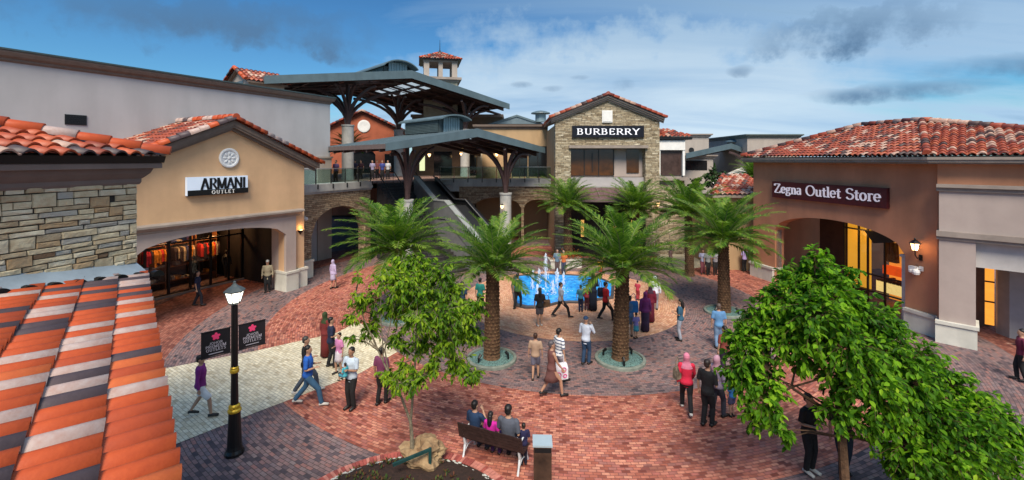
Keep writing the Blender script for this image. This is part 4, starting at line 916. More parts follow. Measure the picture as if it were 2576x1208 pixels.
# ================================================================ tall stone gable store (front facing)
def stone_gable():
    x0, x1 = 3.1, 10.55; b = empty('stone_gable_store', ((x0+x1)/2, 32, 0), 0, 'tall stone-faced gabled store with recessed upper window and brown awning', 'building'); w = (x1-x0)/2
    cx = -.02; zt = lambda x: 11.25-abs(x-cx)*.40
    mb = MB(); hx0, hx1 = -2.62, 2.72
    archwall(mb, -w, w, zt, [(hx0, hx1, 4.9, 7.72, 7.72)], 0, .9, z0=0, brk=(cx,)); 
    wall = mb.build('stone_wall', stoneA, b)
    mb = MB(); mb.box((-w, .92, 0), (w, 12, 9.4)); mb.build('rear_block', tan2, b)
    mb = MB(); mb.box((hx0-.15, -.22, 7.72), (hx1+.15, .0-.002, 7.92)); mb.build('lintel', corniceL, b)
    # recess: window, pier, sill panel
    mb = MB(); mb.box((hx0, .78, 5.65), (hx1, .915, 7.72)); rec = mb.build('window_recess', taupe, b)
    mb = MB(); mb.box((hx0+.02, .70, 5.75), (.62, .775, 7.65)); mb.box((1.55, .70, 5.95), (2.45, .775, 7.65)); mb.each('window', mat('brown_shop_glass', (.04,.02,.012), .12, .5, 1.5, spec=.6, col2=(.12,.045,.015)), b)
    mb = MB()
    for x in (hx0+.02, -1.55, -.5, .60): mb.box((x-.03, .66, 5.75), (x+.03, .70, 7.65))
    mb.box((-1.0, .66, 6.0), (-.94, .70, 7.4)); mb.each('window_frame', dkmetal, b)
    mb = MB(); mb.box((hx0, .0, 4.92), (hx1, .775, 5.05)); mb.box((hx0, .45, 5.05), (hx1, .60, 5.62)); mb.build('sill_panel', mat('grey_panel', (.36,.34,.34), .8, .05), b)
    # awning in three bays
    aw = MB(); n = 3; ax0, ax1 = hx0+.03, hx1-.03
    for k in range(n):
        xa, xb = ax0+(ax1-ax0)*k/n+.03, ax0+(ax1-ax0)*(k+1)/n-.03
        aw.prism([(xa, -.02, 4.88), (xb, -.02, 4.88), (xb, -1.55, 4.25), (xa, -1.55, 4.25)], (0, 0, -.05))
        for j in range(1, 5): x = xa+(xb-xa)*j/5; aw.prism([(x-.015, -.02, 4.885), (x+.015, -.02, 4.885), (x+.015, -1.55, 4.255), (x-.015, -1.55, 4.255)], (0, 0, .02))
    a = aw.build('awning', mat('maroon_metal', (.13,.075,.075), .5, .1), b)
    mb = MB(); mb.box((ax0, -1.62, 4.02), (ax1, -1.56, 4.27)); 
    for k in range(n+1): x = ax0+(ax1-ax0)*k/n; mb.prism([(x-.03, -.02, 4.90), (x+.03, -.02, 4.90), (x+.03, -1.58, 4.27), (x-.03, -1.58, 4.27)], (0, 0, .05))
    mb.build('awning_frame', mat('awning_frame', (.17,.12,.12), .5), a)
    mb = MB(); mb.box((hx0, -.03, 0), (hx1, -.002, 4.1)); sg = mb.build('storefront', void, b)
    mb = MB(); 
    for x in (-1.9, .4, 1.7): mb.box((x, -.06, 1.4), (x+.22, -.031, 2.6))
    mb.each('lit_display', _mats['amber_display'], sg)
    # medallion
    mb = MB(); mb.box((-.40, -.09, 9.55), (.34, -.002, 10.42)); mb.box((-.33, -.12, 9.62), (.27, -.09, 10.35)); mb.build('square_plaque', white, b, label='square white plaster plaque')
    # mouldings and roof
    rf = MB(); sl = .40; zr = 11.5
    for sx in (1, -1):
        tiles(rf, (cx+sx*4.1, -.42, zr-4.1*sl), (0, 1, 0), Vector((-sx, 0, sl)), [(0, 0), (9, 0), (9, 4.42), (0, 4.42)], .3, .4, .09, (.4,.22,.14,.18,.06), random.Random(5))
    r = rf.build('roof', T_FAR, b)
    mb = MB()
    for sx in (1, -1):
        for (ya, yb, za, zb) in ((-.36, 9, -.03, -.16), (-.26, -.002, -.16, -.28), (-.14, -.002, -.28, -.40)):
            mb.prism([(cx, ya, zr+za), (cx+sx*4.0, ya, zr+za-sl*4.0), (cx+sx*4.0, ya, zr+zb-sl*4.0), (cx, ya, zr+zb)], (0, yb-ya, 0))
    mb.build('rake_moulding', corniceL, r)
    mb = MB(); [caps(mb, (cx+sx*4.15, -.36, zr-4.15*sl+.04), (cx, -.36, zr+.05), .14, .4, (.4,.2,.1,.25,.05), random.Random(sx+3)) for sx in (1, -1)]; caps(mb, (cx, -.4, zr+.07), (cx, 8, zr+.07), .14, .4); mb.build('rake_tiles', T_FAR, r)
    # right wing with the boxed window
    wing = MB(); wing.box((w+.003, .6, 0), (w+2.0, 7, 5.55)); wg = wing.build('wing_stone', stoneA, b)
    mb = MB(); mb.box((w+.003, .62, 5.55), (w+2.0, 7, 8.35)); mb.build('wing_upper_wall', taupe2, b)
    mb = MB(); xa, xb = w+.02, w+1.95
    mb.box((xa, .35, 5.75), (xa+.16, .617, 7.6)); mb.box((xb-.16, .35, 5.75), (xb, .617, 7.6)); mb.box((xa, .3, 7.6), (xb, .617, 8.3)); mb.build('window_surround', white, wg)
    mb = MB(); mb.box((xa+.17, .55, 5.76), (xb-.17, .61, 7.59)); mb.build('window', mat('bronze_glass', (.07,.045,.04), .2, .2), wg)
    mb = MB(); mb.box((w+.003, .25, 5.40), (w+2.15, .598, 5.62)); mb.box((w+.003, .35, 3.3), (w+2.0, .598, 3.5)); mb.build('ledge', corniceL, wg)
    mb = MB(); tiles(mb, (w, .1, 8.55), (1, 0, 0), (0, 1, .3), [(0, 0), (2.5, 0), (1.5, 2.5), (0, 2.5)], .3, .4, .09, (.45,.22,.1,.17,.06), random.Random(2)); mb.build('wing_roof', T_FAR, wg)
    mb = MB(); mb.box((w+.003, .15, 8.35), (w+2.4, 3, 8.53)); mb.build('wing_eave', black, wg)
    return b
B3 = stone_gable()
wall_lamp((3.9, 31.7, 3.75), 'warm lantern on the left stone pier under the brown awning', 6, .7)
wall_lamp((10.35, 31.7, 3.75), 'warm lantern on the right stone pier under the brown awning', 8, .8)
wall_lamp((-.72, 32.35, 3.5), 'warm lantern on the pale concrete pedestal of the right front canopy column', 8, .8)
def sign_b():
    o = empty('store_sign', (6.84, 31.98, 8.9), 0, 'long black sign with white letters BURBERRY on the stone gable', 'sign')
    mb = MB(); mb.box((-2.56, -.14, -.42), (2.56, 0, .42)); mb.build('sign_board', mat('sign_black', (.006,.006,.012), .35), o)
    mb = MB(); text(mb, 'BURBERRY', 0, -.21, .42, 4.45, -.142, .22, .08, .03, .14); mb.build('lettering', mat('lit_white_letters', (.8,.8,.85), .5, emis=(.85,.9,1), es=.35), o, label='white serif letters BURBERRY')
sign_b()
# ================================================================ brown store at the right
def brown_store():
    ua = Vector((.218, -.976)); b = empty('brown_store', (14.4, 26.7, 0), math.atan2(ua.y, ua.x), 'brown stucco store with red hip roof and an amber-lit arched window', 'building')
    LA = 9.63; ZE = 6.75
    mb = MB(); archwall(mb, 0, LA, lambda x: ZE, [(1.62, 8.42, 0, 2.95, 3.98)], 0, .6, n=22); wall = mb.build('arched_wall', brown, b)
    # second wing turns toward the right edge
    inv = (Matrix.Translation(b.location) @ Matrix.Rotation(b.rotation_euler.z, 4, 'Z')).inverted()
    C = inv @ Vector((16.3, 17.15, 0)); dB = (Matrix.Rotation(-b.rotation_euler.z, 3, 'Z') @ Vector((.7, -.71, 0))).normalized(); nB = Vector((-dB.y, dB.x, 0))
    if (nB.y) < 0: nB = -nB
    def Q(u, v, z): return C+dB*u+nB*v+Vector((0, 0, z))
    mb = MB(); mb.prism([Q(0,0,0), Q(.2,0,0), Q(.2,.8,0), Q(0,.8,0)], (0, 0, ZE)); mb.prism([Q(.2,0,4.0), Q(9,0,4.0), Q(9,.6,4.0), Q(.2,.6,4.0)], (0, 0, ZE-4)); mb.build('side_wall', brown, b)
    mb = MB(); mb.box((LA+.0, .1, 0), (LA+.02, .6, ZE)); mb.box((-.0, .6, 0), (.3, 10, ZE)); mb.each('return_wall', brown, b)
    # beige portal at the right edge
    mb = MB(); o = -.22
    mb.prism([Q(.05,o,0), Q(1.02,o,0), Q(1.02,.7,0), Q(.05,.7,0)], (0, 0, 3.95)); pw = mb.build('portal_pier', taupe, b)
    mb = MB(); mb.prism([Q(.05,o,3.95), Q(5.2,o,3.95), Q(5.2,-.003,3.95), Q(.05,-.003,3.95)], (0, 0, 1.85)); mb.prism([Q(4.2,o,0), Q(5.2,o,0), Q(5.2,.7,0), Q(4.2,.7,0)], (0, 0, 3.948)); mb.build('portal_wall', taupe, pw)
    mb = MB()
    for (z0, z1, of) in ((5.72, 5.86, -.30), (5.86, 5.98, -.40), (3.90, 4.02, -.28), (4.02, 4.22, -.36)):
        mb.prism([Q(-.02-.1*0,of,z0), Q(5.3,of,z0), Q(5.3,-.005,z0), Q(-.02,-.005,z0)], (0, 0, z1-z0-.002))
    mb.build('portal_moulding', corniceL, pw)
    mb = MB(); mb.prism([Q(1.025,.05,2.95), Q(4.19,.05,2.95), Q(4.19,.5,2.95), Q(1.025,.5,2.95)], (0, 0, .95)); mb.build('lintel_panel', mat('pale_lintel', (.52,.50,.48), .8, .05, stain=.1), pw)
    mb = MB(); mb.prism([Q(1.6,2.6,0), Q(1.95,2.2,0), Q(5.4,2.4,0), Q(5.4,2.8,0), Q(1.8,2.8,0)], (0, 0, 3.9)); mb.prism([Q(1.03,.62,3.905), Q(5.4,.62,3.905), Q(5.4,2.9,3.905), Q(1.03,2.9,3.905)], (0, 0, .08)); mb.build('inner_wall', mat('inner_white_wall', (.42,.40,.40), .85, .05), pw)
    mb = MB(); mb.prism([Q(1.30,2.5,.3), Q(1.56,2.5,.3), Q(1.56,2.52,.3), Q(1.30,2.52,.3)], (0, 0, 2.3)); mb.build('side_window', mat('amber_window', (.7,.3,.05), .4, .5, 2, emis=(1,.36,.04), es=1.0), pw)
    mb = MB(); ss = [Q(1.30,2.48,z) for z in (1.2, 2.0)]
    for q in ss: mb.prism([q, q+dB*.27, q+dB*.27-nB*.03, q-nB*.03], (0, 0, .06))
    mb.build('window_bars', black, pw)
    # plinth
    mb = MB()
    for (z0, z1, e) in ((0, .72, .0), (.72, .84, .05)):
        mb.box((8.46, -.14-e, z0), (LA-.02, .3, z1-.002)); mb.box((-.12-e, -.14-e, z0), (1.58+e, .66, z1-.002)); mb.prism([Q(-.05,o-.10-e,z0), Q(1.06+e,o-.10-e,z0), Q(1.06+e,.75,z0), Q(-.05,.75,z0)], (0, 0, z1-z0-.001))
    mb.each('plinth', plinth, b)
    # arcade inside
    mb = MB(); mb.box((1.2, .62, 4.05), (9.0, 3.6, 4.15)); mb.box((1.2, 3.5, 0), (3.3, 3.6, 4.05)); mb.box((8.95, .62, 0), (9.1, 3.6, 4.05)); mb.build('arcade_lining', mat('arcade_brown', (.10,.055,.04), .9), b)
    mb = MB(); mb.box((3.4, 3.1, 0), (4.3, 3.3, 4.05)); mb.build('dark_doorway', void, b)
    mb = MB(); mb.box((1.35, .1, 0), (1.62, .45, 3.0)); mb.box((8.18, .14, 0), (8.44, .5, 2.95)); mb.box((8.12, .1, 2.84), (8.46, .54, 2.94)); mb.each('white_jamb_column', conc, b)
    yg = 1.7
    fr = MB()
    for x in (4.3, 5.05, 5.5, 6.3, 7.25, 7.42, 8.15): fr.box((x-.035, yg-.04, 0), (x+.035, yg+.04, 4.05))
    for z in (.55, 1.35, 3.42): fr.box((4.3, yg-.05, z), (8.15, yg+.05, z+.07))
    fr.build('window_frame', black, b)
    mb = MB(); mb.poly([(4.3, yg, 0.0), (8.15, yg, 0.0), (8.15, yg, 4.05), (4.3, yg, 4.05)]); mb.build('window_glass', _mats['shop_glass'], b)
    mb = MB(); mb.box((4.3, yg+.2, .6), (5.48, yg+.24, 4.0)); mb.build('amber_blind', mat('amber_blind', (.75,.4,.05), .7, .1, 2, emis=(1,.45,.03), es=.62), b)
    mb = MB(); mb.box((5.5, yg+1.3, .1), (8.15, yg+1.35, 4.0)); mb.build('shop_back_wall', mat('lit_back_wall', (.8,.35,.08), .7, .35, 1.6, emis=(1,.37,.05), es=.62, col2=(.3,.05,.01)), b)
    mb = MB(); mb.box((5.5, yg+.9, 1.35), (8.15, yg+1.2, 1.75)); mb.build('red_counter', mat('lit_red_counter', (.8,.12,.02), .6, .2, 3, emis=(1,.10,.01), es=.55), b)
    mb = MB(); mb.box((5.5, yg+.5, .55), (8.15, yg+.8, 1.05)); mb.build('lit_counter', mat('lit_yellow_counter', (.9,.7,.3), .6, .3, 6, emis=(1,.72,.25), es=.8, col2=(.2,.25,.05)), b)
    mb = MB(); rnd = random.Random(4)
    for k in range(14):
        x = 5.6+2.5*k/14; mb.rings([[(x, yg+1.0, 2.9), (x+.12, yg+1.0, 2.9), (x+.12, yg+1.1, 2.9), (x, yg+1.1, 2.9)], [(x-.02, yg+.95, 1.95), (x+.14, yg+.95, 1.95), (x+.14, yg+1.15, 1.95), (x-.02, yg+1.15, 1.95)]]) if rnd.random() < .45 else None
        mb.box((x, yg+.4, 1.06), (x+.12, yg+.7, 1.06+rnd.uniform(.05, .3)))
    mb.build('stock', mat('stock_dark', (.08,.03,.01), .8), b)
    mb = MB(); mb.prism([(5.55, yg-.3, 3.5), (6.9, yg-.3, 3.5), (6.9, yg-.3, 3.15), (6.0, yg-.3, 2.95)], (0, .1, 0)); mb.build('hanging_banner', black, b)
    lantern_light((5.0, 1.2, 3.3), 12, .2, (1, .5, .15), 'shop_light', b)
    # eave and hip roof
    ev = .45
    c0 = Vector((-.5, -ev, 0)); cC = C+Vector((-.15, -ev, 0))*1.0; cC = inv @ Vector((15.72, 16.95, 0)); cB = cC+dB*7.2
    Rg0 = inv @ Vector((18.87, 24.1, 0)); Rg1 = inv @ Vector((19.5, 21.3, 0)); zE, zR_ = 7.06, 8.72
    back = [cB+nB*9.5, c0+Vector((0, 9.2, 0))]
    mb = MB(); pts = [c0, cC, cB, back[0], back[1]]
    for z0, z1, q in ((6.74, 6.80, .20), (6.80, 6.90, .06), (6.90, 7.0, .0)):
        cen = (c0+cC+cB)/3+Vector((0, 3, 0)); mb.prism([p+(cen-p).normalized()*q+Vector((0, 0, z0)) for p in pts], (0, 0, z1-z0-.001))
    mb.build('eave_moulding', corniceL, b)
    mb = MB(); mb.prism([p+Vector((0, 0, 7.002)) for p in pts], (0, 0, .04)); mb.build('eave_board', black, b)
    mb = MB(); zz = lambda p, z: Vector((p.x, p.y, z))
    def plane(p0, p1, apex, name_seed, polyp):
        u = (p1-p0).normalized(); n = (apex-p0)-(apex-p0).dot(u)*u; n.normalize()
        poly = [((q-p0).dot(u), (q-p0).dot(n)) for q in polyp]; tiles(mb, p0, u, n, poly, .26, .35, .08, (.42,.24,.08,.17,.09), random.Random(name_seed))
    a_, c_, b_ = zz(c0, zE), zz(cC, zE), zz(cB, zE); r0, r1 = zz(Rg0, zR_), zz(Rg1, zR_); bk0, bk1 = zz(back[0], zE), zz(back[1], zE)
    plane(a_, c_, r1, 1, [a_, c_, r1, r0]); plane(c_, b_, r1, 2, [c_, b_, r1]); plane(b_, bk0, r1, 3, [b_, bk0, r1]); plane(bk1, a_, r0, 4, [bk1, a_, r0]); plane(bk0, bk1, r0, 5, [bk0, bk1, r0, r1])
    r = mb.build('roof', T_FAR, b)
    mb = MB(); rnd = random.Random(3)
    for p, q in ((c_, r1), (a_, r0), (b_, r1), (r0, r1)): caps(mb, p+Vector((0, 0, .06)), q+Vector((0, 0, .08)), .13, .4, (.38,.2,.1,.27,.05), rnd)
    mb.build('hip_tiles', T_FAR, r)
    return b
B4 = brown_store()
def sign_z():
    o = empty('store_sign', label='maroon sign with pale letters Zegna Outlet Store on the brown wall', cat='sign'); L2 = 6.2
    mb = MB(); mb.box((-L2/2, -.16, -.44), (L2/2, 0, .44)); mb.build('sign_board', mat('sign_maroon', (.085,.012,.016), .45, .08), o)
    mb = MB(); text(mb, 'Zegna', -L2/2+1.05, -.17, .50, 1.78, -.162, .19, .08, .03); text(mb, 'Outlet Store', .98, -.17, .50, 3.80, -.162, .16, .08, .03)
    mb.build('lettering', mat('pale_letters', (.72,.66,.70), .5, emis=(.9,.85,1), es=.22), o, label='pale serif letters Zegna Outlet Store'); on(B4, o, (4.72, -.02, 5.25))
sign_z()
def wall_lantern():
    o = empty('wall_lantern', label='glass coach lantern glowing on the brown store corner', cat='lamp')
    mb = MB(); mb.tube([(0, 0, -.35), (0, -.2, -.38), (0, -.30, -.25), (0, -.30, -.05)], .022, 8); mb.box((-.06, -.03, -.48), (.06, 0, -.25)); mb.build('bracket', black, o)
    mb = MB(); mb.lathe([(.06, -.06), (.10, -.05), (.16, .22)], (0, -.30, 0), 6); mb.build('lamp_glass', warm, o)
    mb = MB(); mb.lathe([(.21, .22), (.19, .25), (.10, .33), (.04, .36), (.05, .40), (.001, .46)], (0, -.30, 0), 6)
    for k in range(6): a = 2*math.pi*k/6; mb.tube([(.105*math.cos(a), -.30+.105*math.sin(a), -.05), (.168*math.cos(a), -.30+.168*math.sin(a), .22)], .010, 4)
    mb.build('lamp_cap', black, o)
    on(B4, o, (9.02, -.02, 3.35)); lantern_light((.12, -.34, .05), 9, .08, (1, .52, .2), 'lantern_light', o)
    c = cctv((0, 0, 0), 0, 'white twin dome cameras below the coach lantern on the brown wall', True); on(B4, c, (9.05, -.02, 2.55)); c.scale = (1.15, 1.15, 1.15)
wall_lantern()
# ================================================================ far right: low tile roof, more stores and a canopy
def annex():
    b = empty('annex_store', (12.6, 27.6, 0), 0, 'low annex with pink tiled lean-to roof left of the brown store', 'building')
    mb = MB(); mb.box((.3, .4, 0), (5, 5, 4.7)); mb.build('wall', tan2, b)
    pts = [W(1793,489,28), W(1906,489,27.4), W(1906,441,30.5), W(1860,449,30.5)]
    pts = [p-Vector((12.6, 27.6, 0)) for p in pts]
    p0, p1 = Vector((-.25, 0, 4.75)), Vector((3.5, 0, 4.75)); U = (p1-p0).normalized(); V = Vector((0, 1, .33)).normalized()
    mb = MB(); tiles(mb, p0, U, V, [(0, 0), (3.9, 0), (3.9, 3.6), (2.2, 3.4)], .3, .4, .09, (.3,.16,.05,.42,.07), random.Random(5)); r = mb.build('roof', T_FAR, b)
    mb = MB(); mb.box((-.2, .05, 4.55), (4.5, 4.6, 4.72)); mb.build('eave', corniceL, r)
    mb = MB(); caps(mb, p0+Vector((0, 0, .05)), p0+U*2.2+V*3.4+Vector((0, 0, .06)), .12, .4, (.3,.2,.05,.4,.05)); mb.build('hip_tiles', T_FAR, r)
annex()
def block(name, x0, x1, d, ytop, depth, m, label, corn=True, zb=0, cm=None):
    a = W(x0, ytop, d); c = W(x1, ytop, d); b = empty(name, ((a.x+c.x)/2, d, 0), 0, label, 'building'); w = (c.x-a.x)/2; h = a.z
    mb = MB(); mb.box((-w, 0, zb), (w, depth, h-.3)); wl = mb.build('wall', m, b)
    mb = MB(); mb.rings([[(-w-q, -q, z), (w+q, -q, z), (w+q, depth+q, z), (-w-q, depth+q, z)] for q, z in ((.02, h-.36), (.12, h-.30), (.14, h-.2), (.3, h-.1), (.3, h))]); mb.build('cornice', cm or corniceL, wl)
    return b, w, h
b, w, h = block('rear_beige_store', 1690, 1783, 44, 337, 8, taupe2, 'plain beige block with a small round vent behind the stone gable wing')
mb = MB(); mb.M = Matrix.Translation((0.1, -.01, h-1.6)) @ Matrix.Rotation(R(90), 4, 'X'); mb.lathe([(.26, 0), (.26, .05), (.001, .05)], n=14); mb.build('vent', black, b)
b, w, h = block('far_beige_store', 1880, 2010, 42, 338, 9, taupe2, 'beige parapet block rising behind the left end of the red hip roof', cm=mat('dark_coping', (.10,.13,.12), .6))
b, w, h = block('low_white_store', 1722, 1794, 40, 390, 7, taupe2, 'low pale building with a long dark window below the far canopy')
mb = MB(); mb.box((-w+.1, -.04, h-1.35), (w-.55, -.003, h-.5)); mb.build('window', dkglass, b)
def far_canopy():
    b = empty('far_canopy', (0, 0, 0), 0, 'distant blue-grey steel canopy on a branching column, right of the stone gable', 'canopy')
    A, P, Q = W(1724,386,38), W(1838,361,42), W(1885,378,44); bk = Vector((3, 6, 0))
    mb = MB(); mb.prism([A, P, P+bk, A+bk], (0, 0, -.08)); mb.prism([P, Q, Q+bk, P+bk], (0, 0, -.08)); mb.build('roof', zinc, b)
    mb = MB(); f = Vector((0, -.06, 0)); mb.prism([A+f, P+f, Q+f, Q+f-Vector((0,0,.45)), P+f-Vector((0,0,.5)), A+f-Vector((0,0,.45))], (0, -.1, 0)); mb.build('fascia', fascia, b)
    mb = MB(); dz = Vector((0,0,-.35)); mb.prism([A+dz, P+dz, P+bk+dz, A+bk+dz], (0, 0, -.1)); mb.prism([P+dz, Q+dz, Q+bk+dz, P+bk+dz], (0, 0, -.1)); mb.build('soffit', soffit, b)
    c = W(1862,352,45); mb = MB(); mb.lathe([(.75, -1.4), (.75, -.2)], c, 12); mb.build('monitor_drum', _mats['ribbed_metal'], b)
    mb = MB(); mb.lathe([(1.35, -.25), (1.3, -.1), (.8, .12), (.001, .2)], c, 16); mb.build('monitor_roof', fascia, b)
    tree_column((c.x-.8, 41.5), 5.4, 2.0, 7.7, r=.4, label='distant branching canopy column right of the low pale building', arms=[(1,0,0),(-1,0,0),(0,1,0),(.7,-.7,0),(-.7,-.7,0),(.7,.7,0)])
far_canopy()
# roof monitors peeping over the tan upper store
def roof_monitor(x, y, d, w, label):
    p = W(x, y, d); o = empty('roof_monitor', (p.x, p.y, p.z-1.2), R(20), label, 'roof monitor', 'round roof monitors')
    mb = MB(); mb.lathe([(w*.55, 0), (w*.55, .9)], n=14); mb.build('drum', _mats['ribbed_metal'], o)
    mb = MB(); mb.lathe([(w, .85), (w*.95, .97), (w*.5, 1.12), (.001, 1.2)], n=18); mb.build('monitor_roof', fascia, o)
roof_monitor(1360, 278, 46, 1.0, 'small round roof monitor just left of the stone gable')
def low_gable(x, y, d, w, label):
    p = W(x, y, d); o = empty('roof_ridge', (p.x, p.y, p.z), 0, label, 'roof')
    mb = MB(); mb.prism([(-w, 0, -.9), (0, 0, 0), (w, 0, -.9)], (0, 4, 0)); mb.build('roof', zinc, o)
    mb = MB(); mb.prism([(-w-.1, -.1, -.95), (0, -.1, .05), (w+.1, -.1, -.95), (w, -.1, -1.1), (0, -.1, -.15), (-w, -.1, -1.1)], (0, .1, 0)); mb.build('fascia', fascia, o)
low_gable(1300, 290, 46, 2.9, 'low grey metal gable rising behind the tan upper store')
# white parasols far right
for i, (x, y, d, lab) in enumerate([(1868, 420, 43, 'white market parasol, taller one right of the distant column'), (1815, 436, 41, 'low white market parasol left of the distant column')]):
    p = W(x, y, d); o = empty('parasol', (p.x, p.y, 4.2), 0, lab, 'parasol', 'white parasols on the far terrace'); h = p.z-4.2
    mb = MB(); mb.lathe([(1.9, h-.95), (1.88, h-.85), (.001, h)], n=8); mb.build('canopy', white, o)
    mb = MB(); mb.tube([(0, 0, 0), (0, 0, h)], .04, 6); mb.build('pole', dkmetal, o)
# ================================================================ fountain
def fountain():
    outl = [(1300,770),(1325,776),(1365,776),(1400,766),(1432,763),(1468,764),(1500,757),(1538,752),(1541,718),(1512,706),(1480,699),(1430,696),(1385,694),(1340,695),(1297,699),(1291,722)]
    P = [G(x, y) for x, y in outl]; c = sum(P, Vector())/len(P); P = [p-c for p in P]
    o = empty('fountain', (c.x, c.y, 0), 0, 'bright blue lobed fountain pool with white water jets', 'fountain')
    def ring(s, z): return [Vector((p.x*s, p.y*s, z)) for p in P]
    mb = MB(); mb.rings([ring(1.045, 0), ring(1.045, .10), ring(1.03, .13), ring(.985, .13), ring(.98, .05)], False); mb.build('rim', mat('fountain_rim', (.07,.065,.07), .5, .2, 5), o)
    mb = MB(); mb.poly(ring(.99, .022)); mb.build('basin', brick_mat('pool_tiles', [(.02,.22,.55),(.03,.34,.72),(.04,.42,.80)], .08, .08, mortar=(.10,.40,.70), ms=.006, patch=.3, rough=.4, bump=.1), o)
    m = bpy.data.materials.new('pool_water'); m.use_nodes = True; t = m.node_tree; b = t.nodes['Principled BSDF']
    n = N(t, 'ShaderNodeTexNoise'); tc = N(t, 'ShaderNodeTexCoord'); L(t, tc.outputs['Object'], n.inputs[0]); n.inputs['Scale'].default_value = 5; n.inputs['Detail'].default_value = 5
    L(t, ramp(t, n.outputs[0], [(.35, (.012,.20,.62)), (.55, (.03,.36,.85)), (.70, (.06,.45,.90)), (.9, (.25,.62,.95))]), b.inputs['Base Color']); b.inputs['Roughness'].default_value = .12; b.inputs['Specular IOR Level'].default_value = .3
    bp = N(t, 'ShaderNodeBump'); bp.inputs['Strength'].default_value = .5; bp.inputs['Distance'].default_value = .05; L(t, n.outputs[0], bp.inputs['Height']); L(t, bp.outputs[0], b.inputs['Normal'])
    b.inputs['Emission Color'].default_value = (.02, .30, .9, 1); b.inputs['Emission Strength'].default_value = .07    # lit from below the water
    mb = MB(); mb.poly(ring(.985, .085)); mb.build('water', m, o)
    jm = bpy.data.materials.new('white_water'); jm.use_nodes = True; t = jm.node_tree; b = t.nodes['Principled BSDF']; b.inputs['Base Color'].default_value = (.86, .93, 1, 1); b.inputs['Roughness'].default_value = .3; b.inputs['Alpha'].default_value = .62
    rnd = random.Random(5)
    for (x, y, hh, sp) in ((1373, 722, 1.75, .16), (1340, 728, .95, .13), (1356, 716, .8, .12), (1402, 724, .9, .12), (1391, 740, .6, .11), (1352, 745, .5, .1), (1418, 718, .6, .1)):
        p = G(x, y, .08)-c; mb = MB()
        for k in range(int(50+hh*120)):
            a = rnd.uniform(0, 6.28); t0 = rnd.random(); r = sp*abs(rnd.gauss(0, .6))*(.3+.9*t0); z = p.z+hh*(1-t0**1.6)*rnd.uniform(.85, 1); ln = rnd.uniform(.05, .2)
            q = Vector((p.x+r*math.cos(a), p.y+r*math.sin(a), max(.09, z))); mb.tube([q, q+Vector((rnd.uniform(-.02, .02), 0, ln*.5)), q+Vector((0, 0, ln))], [.004, rnd.uniform(.006, .020), .002], 5)
        mb.tube([(p.x, p.y, .08), (p.x, p.y, hh*.6), (p.x, p.y, hh)], [.022, .018, .008], 6); mb.build('jet', jm, o)
    mb = MB()
    for k in range(90):
        a = rnd.uniform(0, 6.28); r = 1.0*math.sqrt(rnd.random()); mb.ell((r*math.cos(a)-.45, r*math.sin(a)*.8-.2, .09), (rnd.uniform(.01, .05), rnd.uniform(.01, .04), .010), 6, 4)
    mb.build('foam', jm, o)['kind'] = 'stuff'
fountain()
# ================================================================ palms
barkd = mat('palm_bark', (.12,.065,.035), .95, .3, 8, .6, 30); barkl = mat('palm_scar', (.25,.155,.075), .9, .3, 10)
palmleaf = leaf_mat('palm_leaflet', [(.016,.05,.012),(.045,.12,.018),(.10,.20,.025),(.19,.29,.04),(.30,.37,.08)], .35)
palmrib = mat('palm_rib', (.16,.20,.07), .6, .2, 5)
def crown_mesh(seed, nf=58, Lf=2.8):
    rnd = random.Random(seed); lf = MB(); rb = MB()
    for i in range(nf):
        t = i/nf; az = i*2.39996+rnd.uniform(-.15, .15); el = R(86-78*t**.9+rnd.uniform(-6, 6)); ln = Lf*(.72+.28*math.sin(math.pi*min(1, t+.35)))*rnd.uniform(.88, 1.1)
        dr = R(50+20*t)*rnd.uniform(.8, 1.2); n = 15; p = Vector((math.cos(az)*.14, math.sin(az)*.14, -.25*t)); h = Vector((math.cos(az), math.sin(az), 0)); pts = [p.copy()]; dirs = []
        tw = rnd.uniform(-.25, .25)
        for k in range(n):
            s = k/n; a = el-dr*s**1.35; d = h*math.cos(a)+Vector((0, 0, 1))*math.sin(a)+Vector((-h.y, h.x, 0))*tw*s; d.normalize(); p = p+d*ln/n; pts.append(p.copy()); dirs.append(d)
        dirs.append(dirs[-1]); rb.tube(pts, [.026*(1-q/(n+1))+.004 for q in range(n+1)], 4, False)
        m = 44
        for j in range(4, m):
            s = j/m*n; k = min(n-1, int(s)); f = s-k; q = pts[k].lerp(pts[k+1], f); d = dirs[k]; side = Vector((-h.y, h.x, 0)); side = (side-d*side.dot(d)).normalized(); up = side.cross(d); 
            if up.z < 0: up = -up
            ll = .52*math.sin(math.pi*min(1, .16+.80*j/m))**.7*rnd.uniform(.8, 1.1)*(Lf/2.7)
            for sg in (-1, 1):
                v = (d*.72+side*sg*.62+up*rnd.uniform(.08, .40)).normalized(); dn = Vector((0, 0, -1)); mid = q+v*ll*.5; tip = q+v*ll+dn*ll*rnd.uniform(.12, .38)
                w = (v.cross(up)).normalized()*.020
                a, b, c, e, g_ = lf.pt(q-w*.6), lf.pt(q+w*.6), lf.pt(mid+w), lf.pt(mid-w), lf.pt(tip)
                lf.face((a, b, c, e)); lf.face((e, c, g_))
    return lf, rb
_cr = []
for sd in (1, 2, 3):
    lf, rb = crown_mesh(sd); o1 = lf.build('fronds', palmleaf); o2 = rb.build('frond_ribs', palmrib); _cr.append((o1.data, o2.data)); bpy.data.objects.remove(o1); bpy.data.objects.remove(o2)
gravel = mat('teal_gravel', (.13,.24,.23), .9, .45, 22, 1.0, 45); kerbm = mat('ring_kerb', (.20,.23,.20), .85, .2, 5, .3)
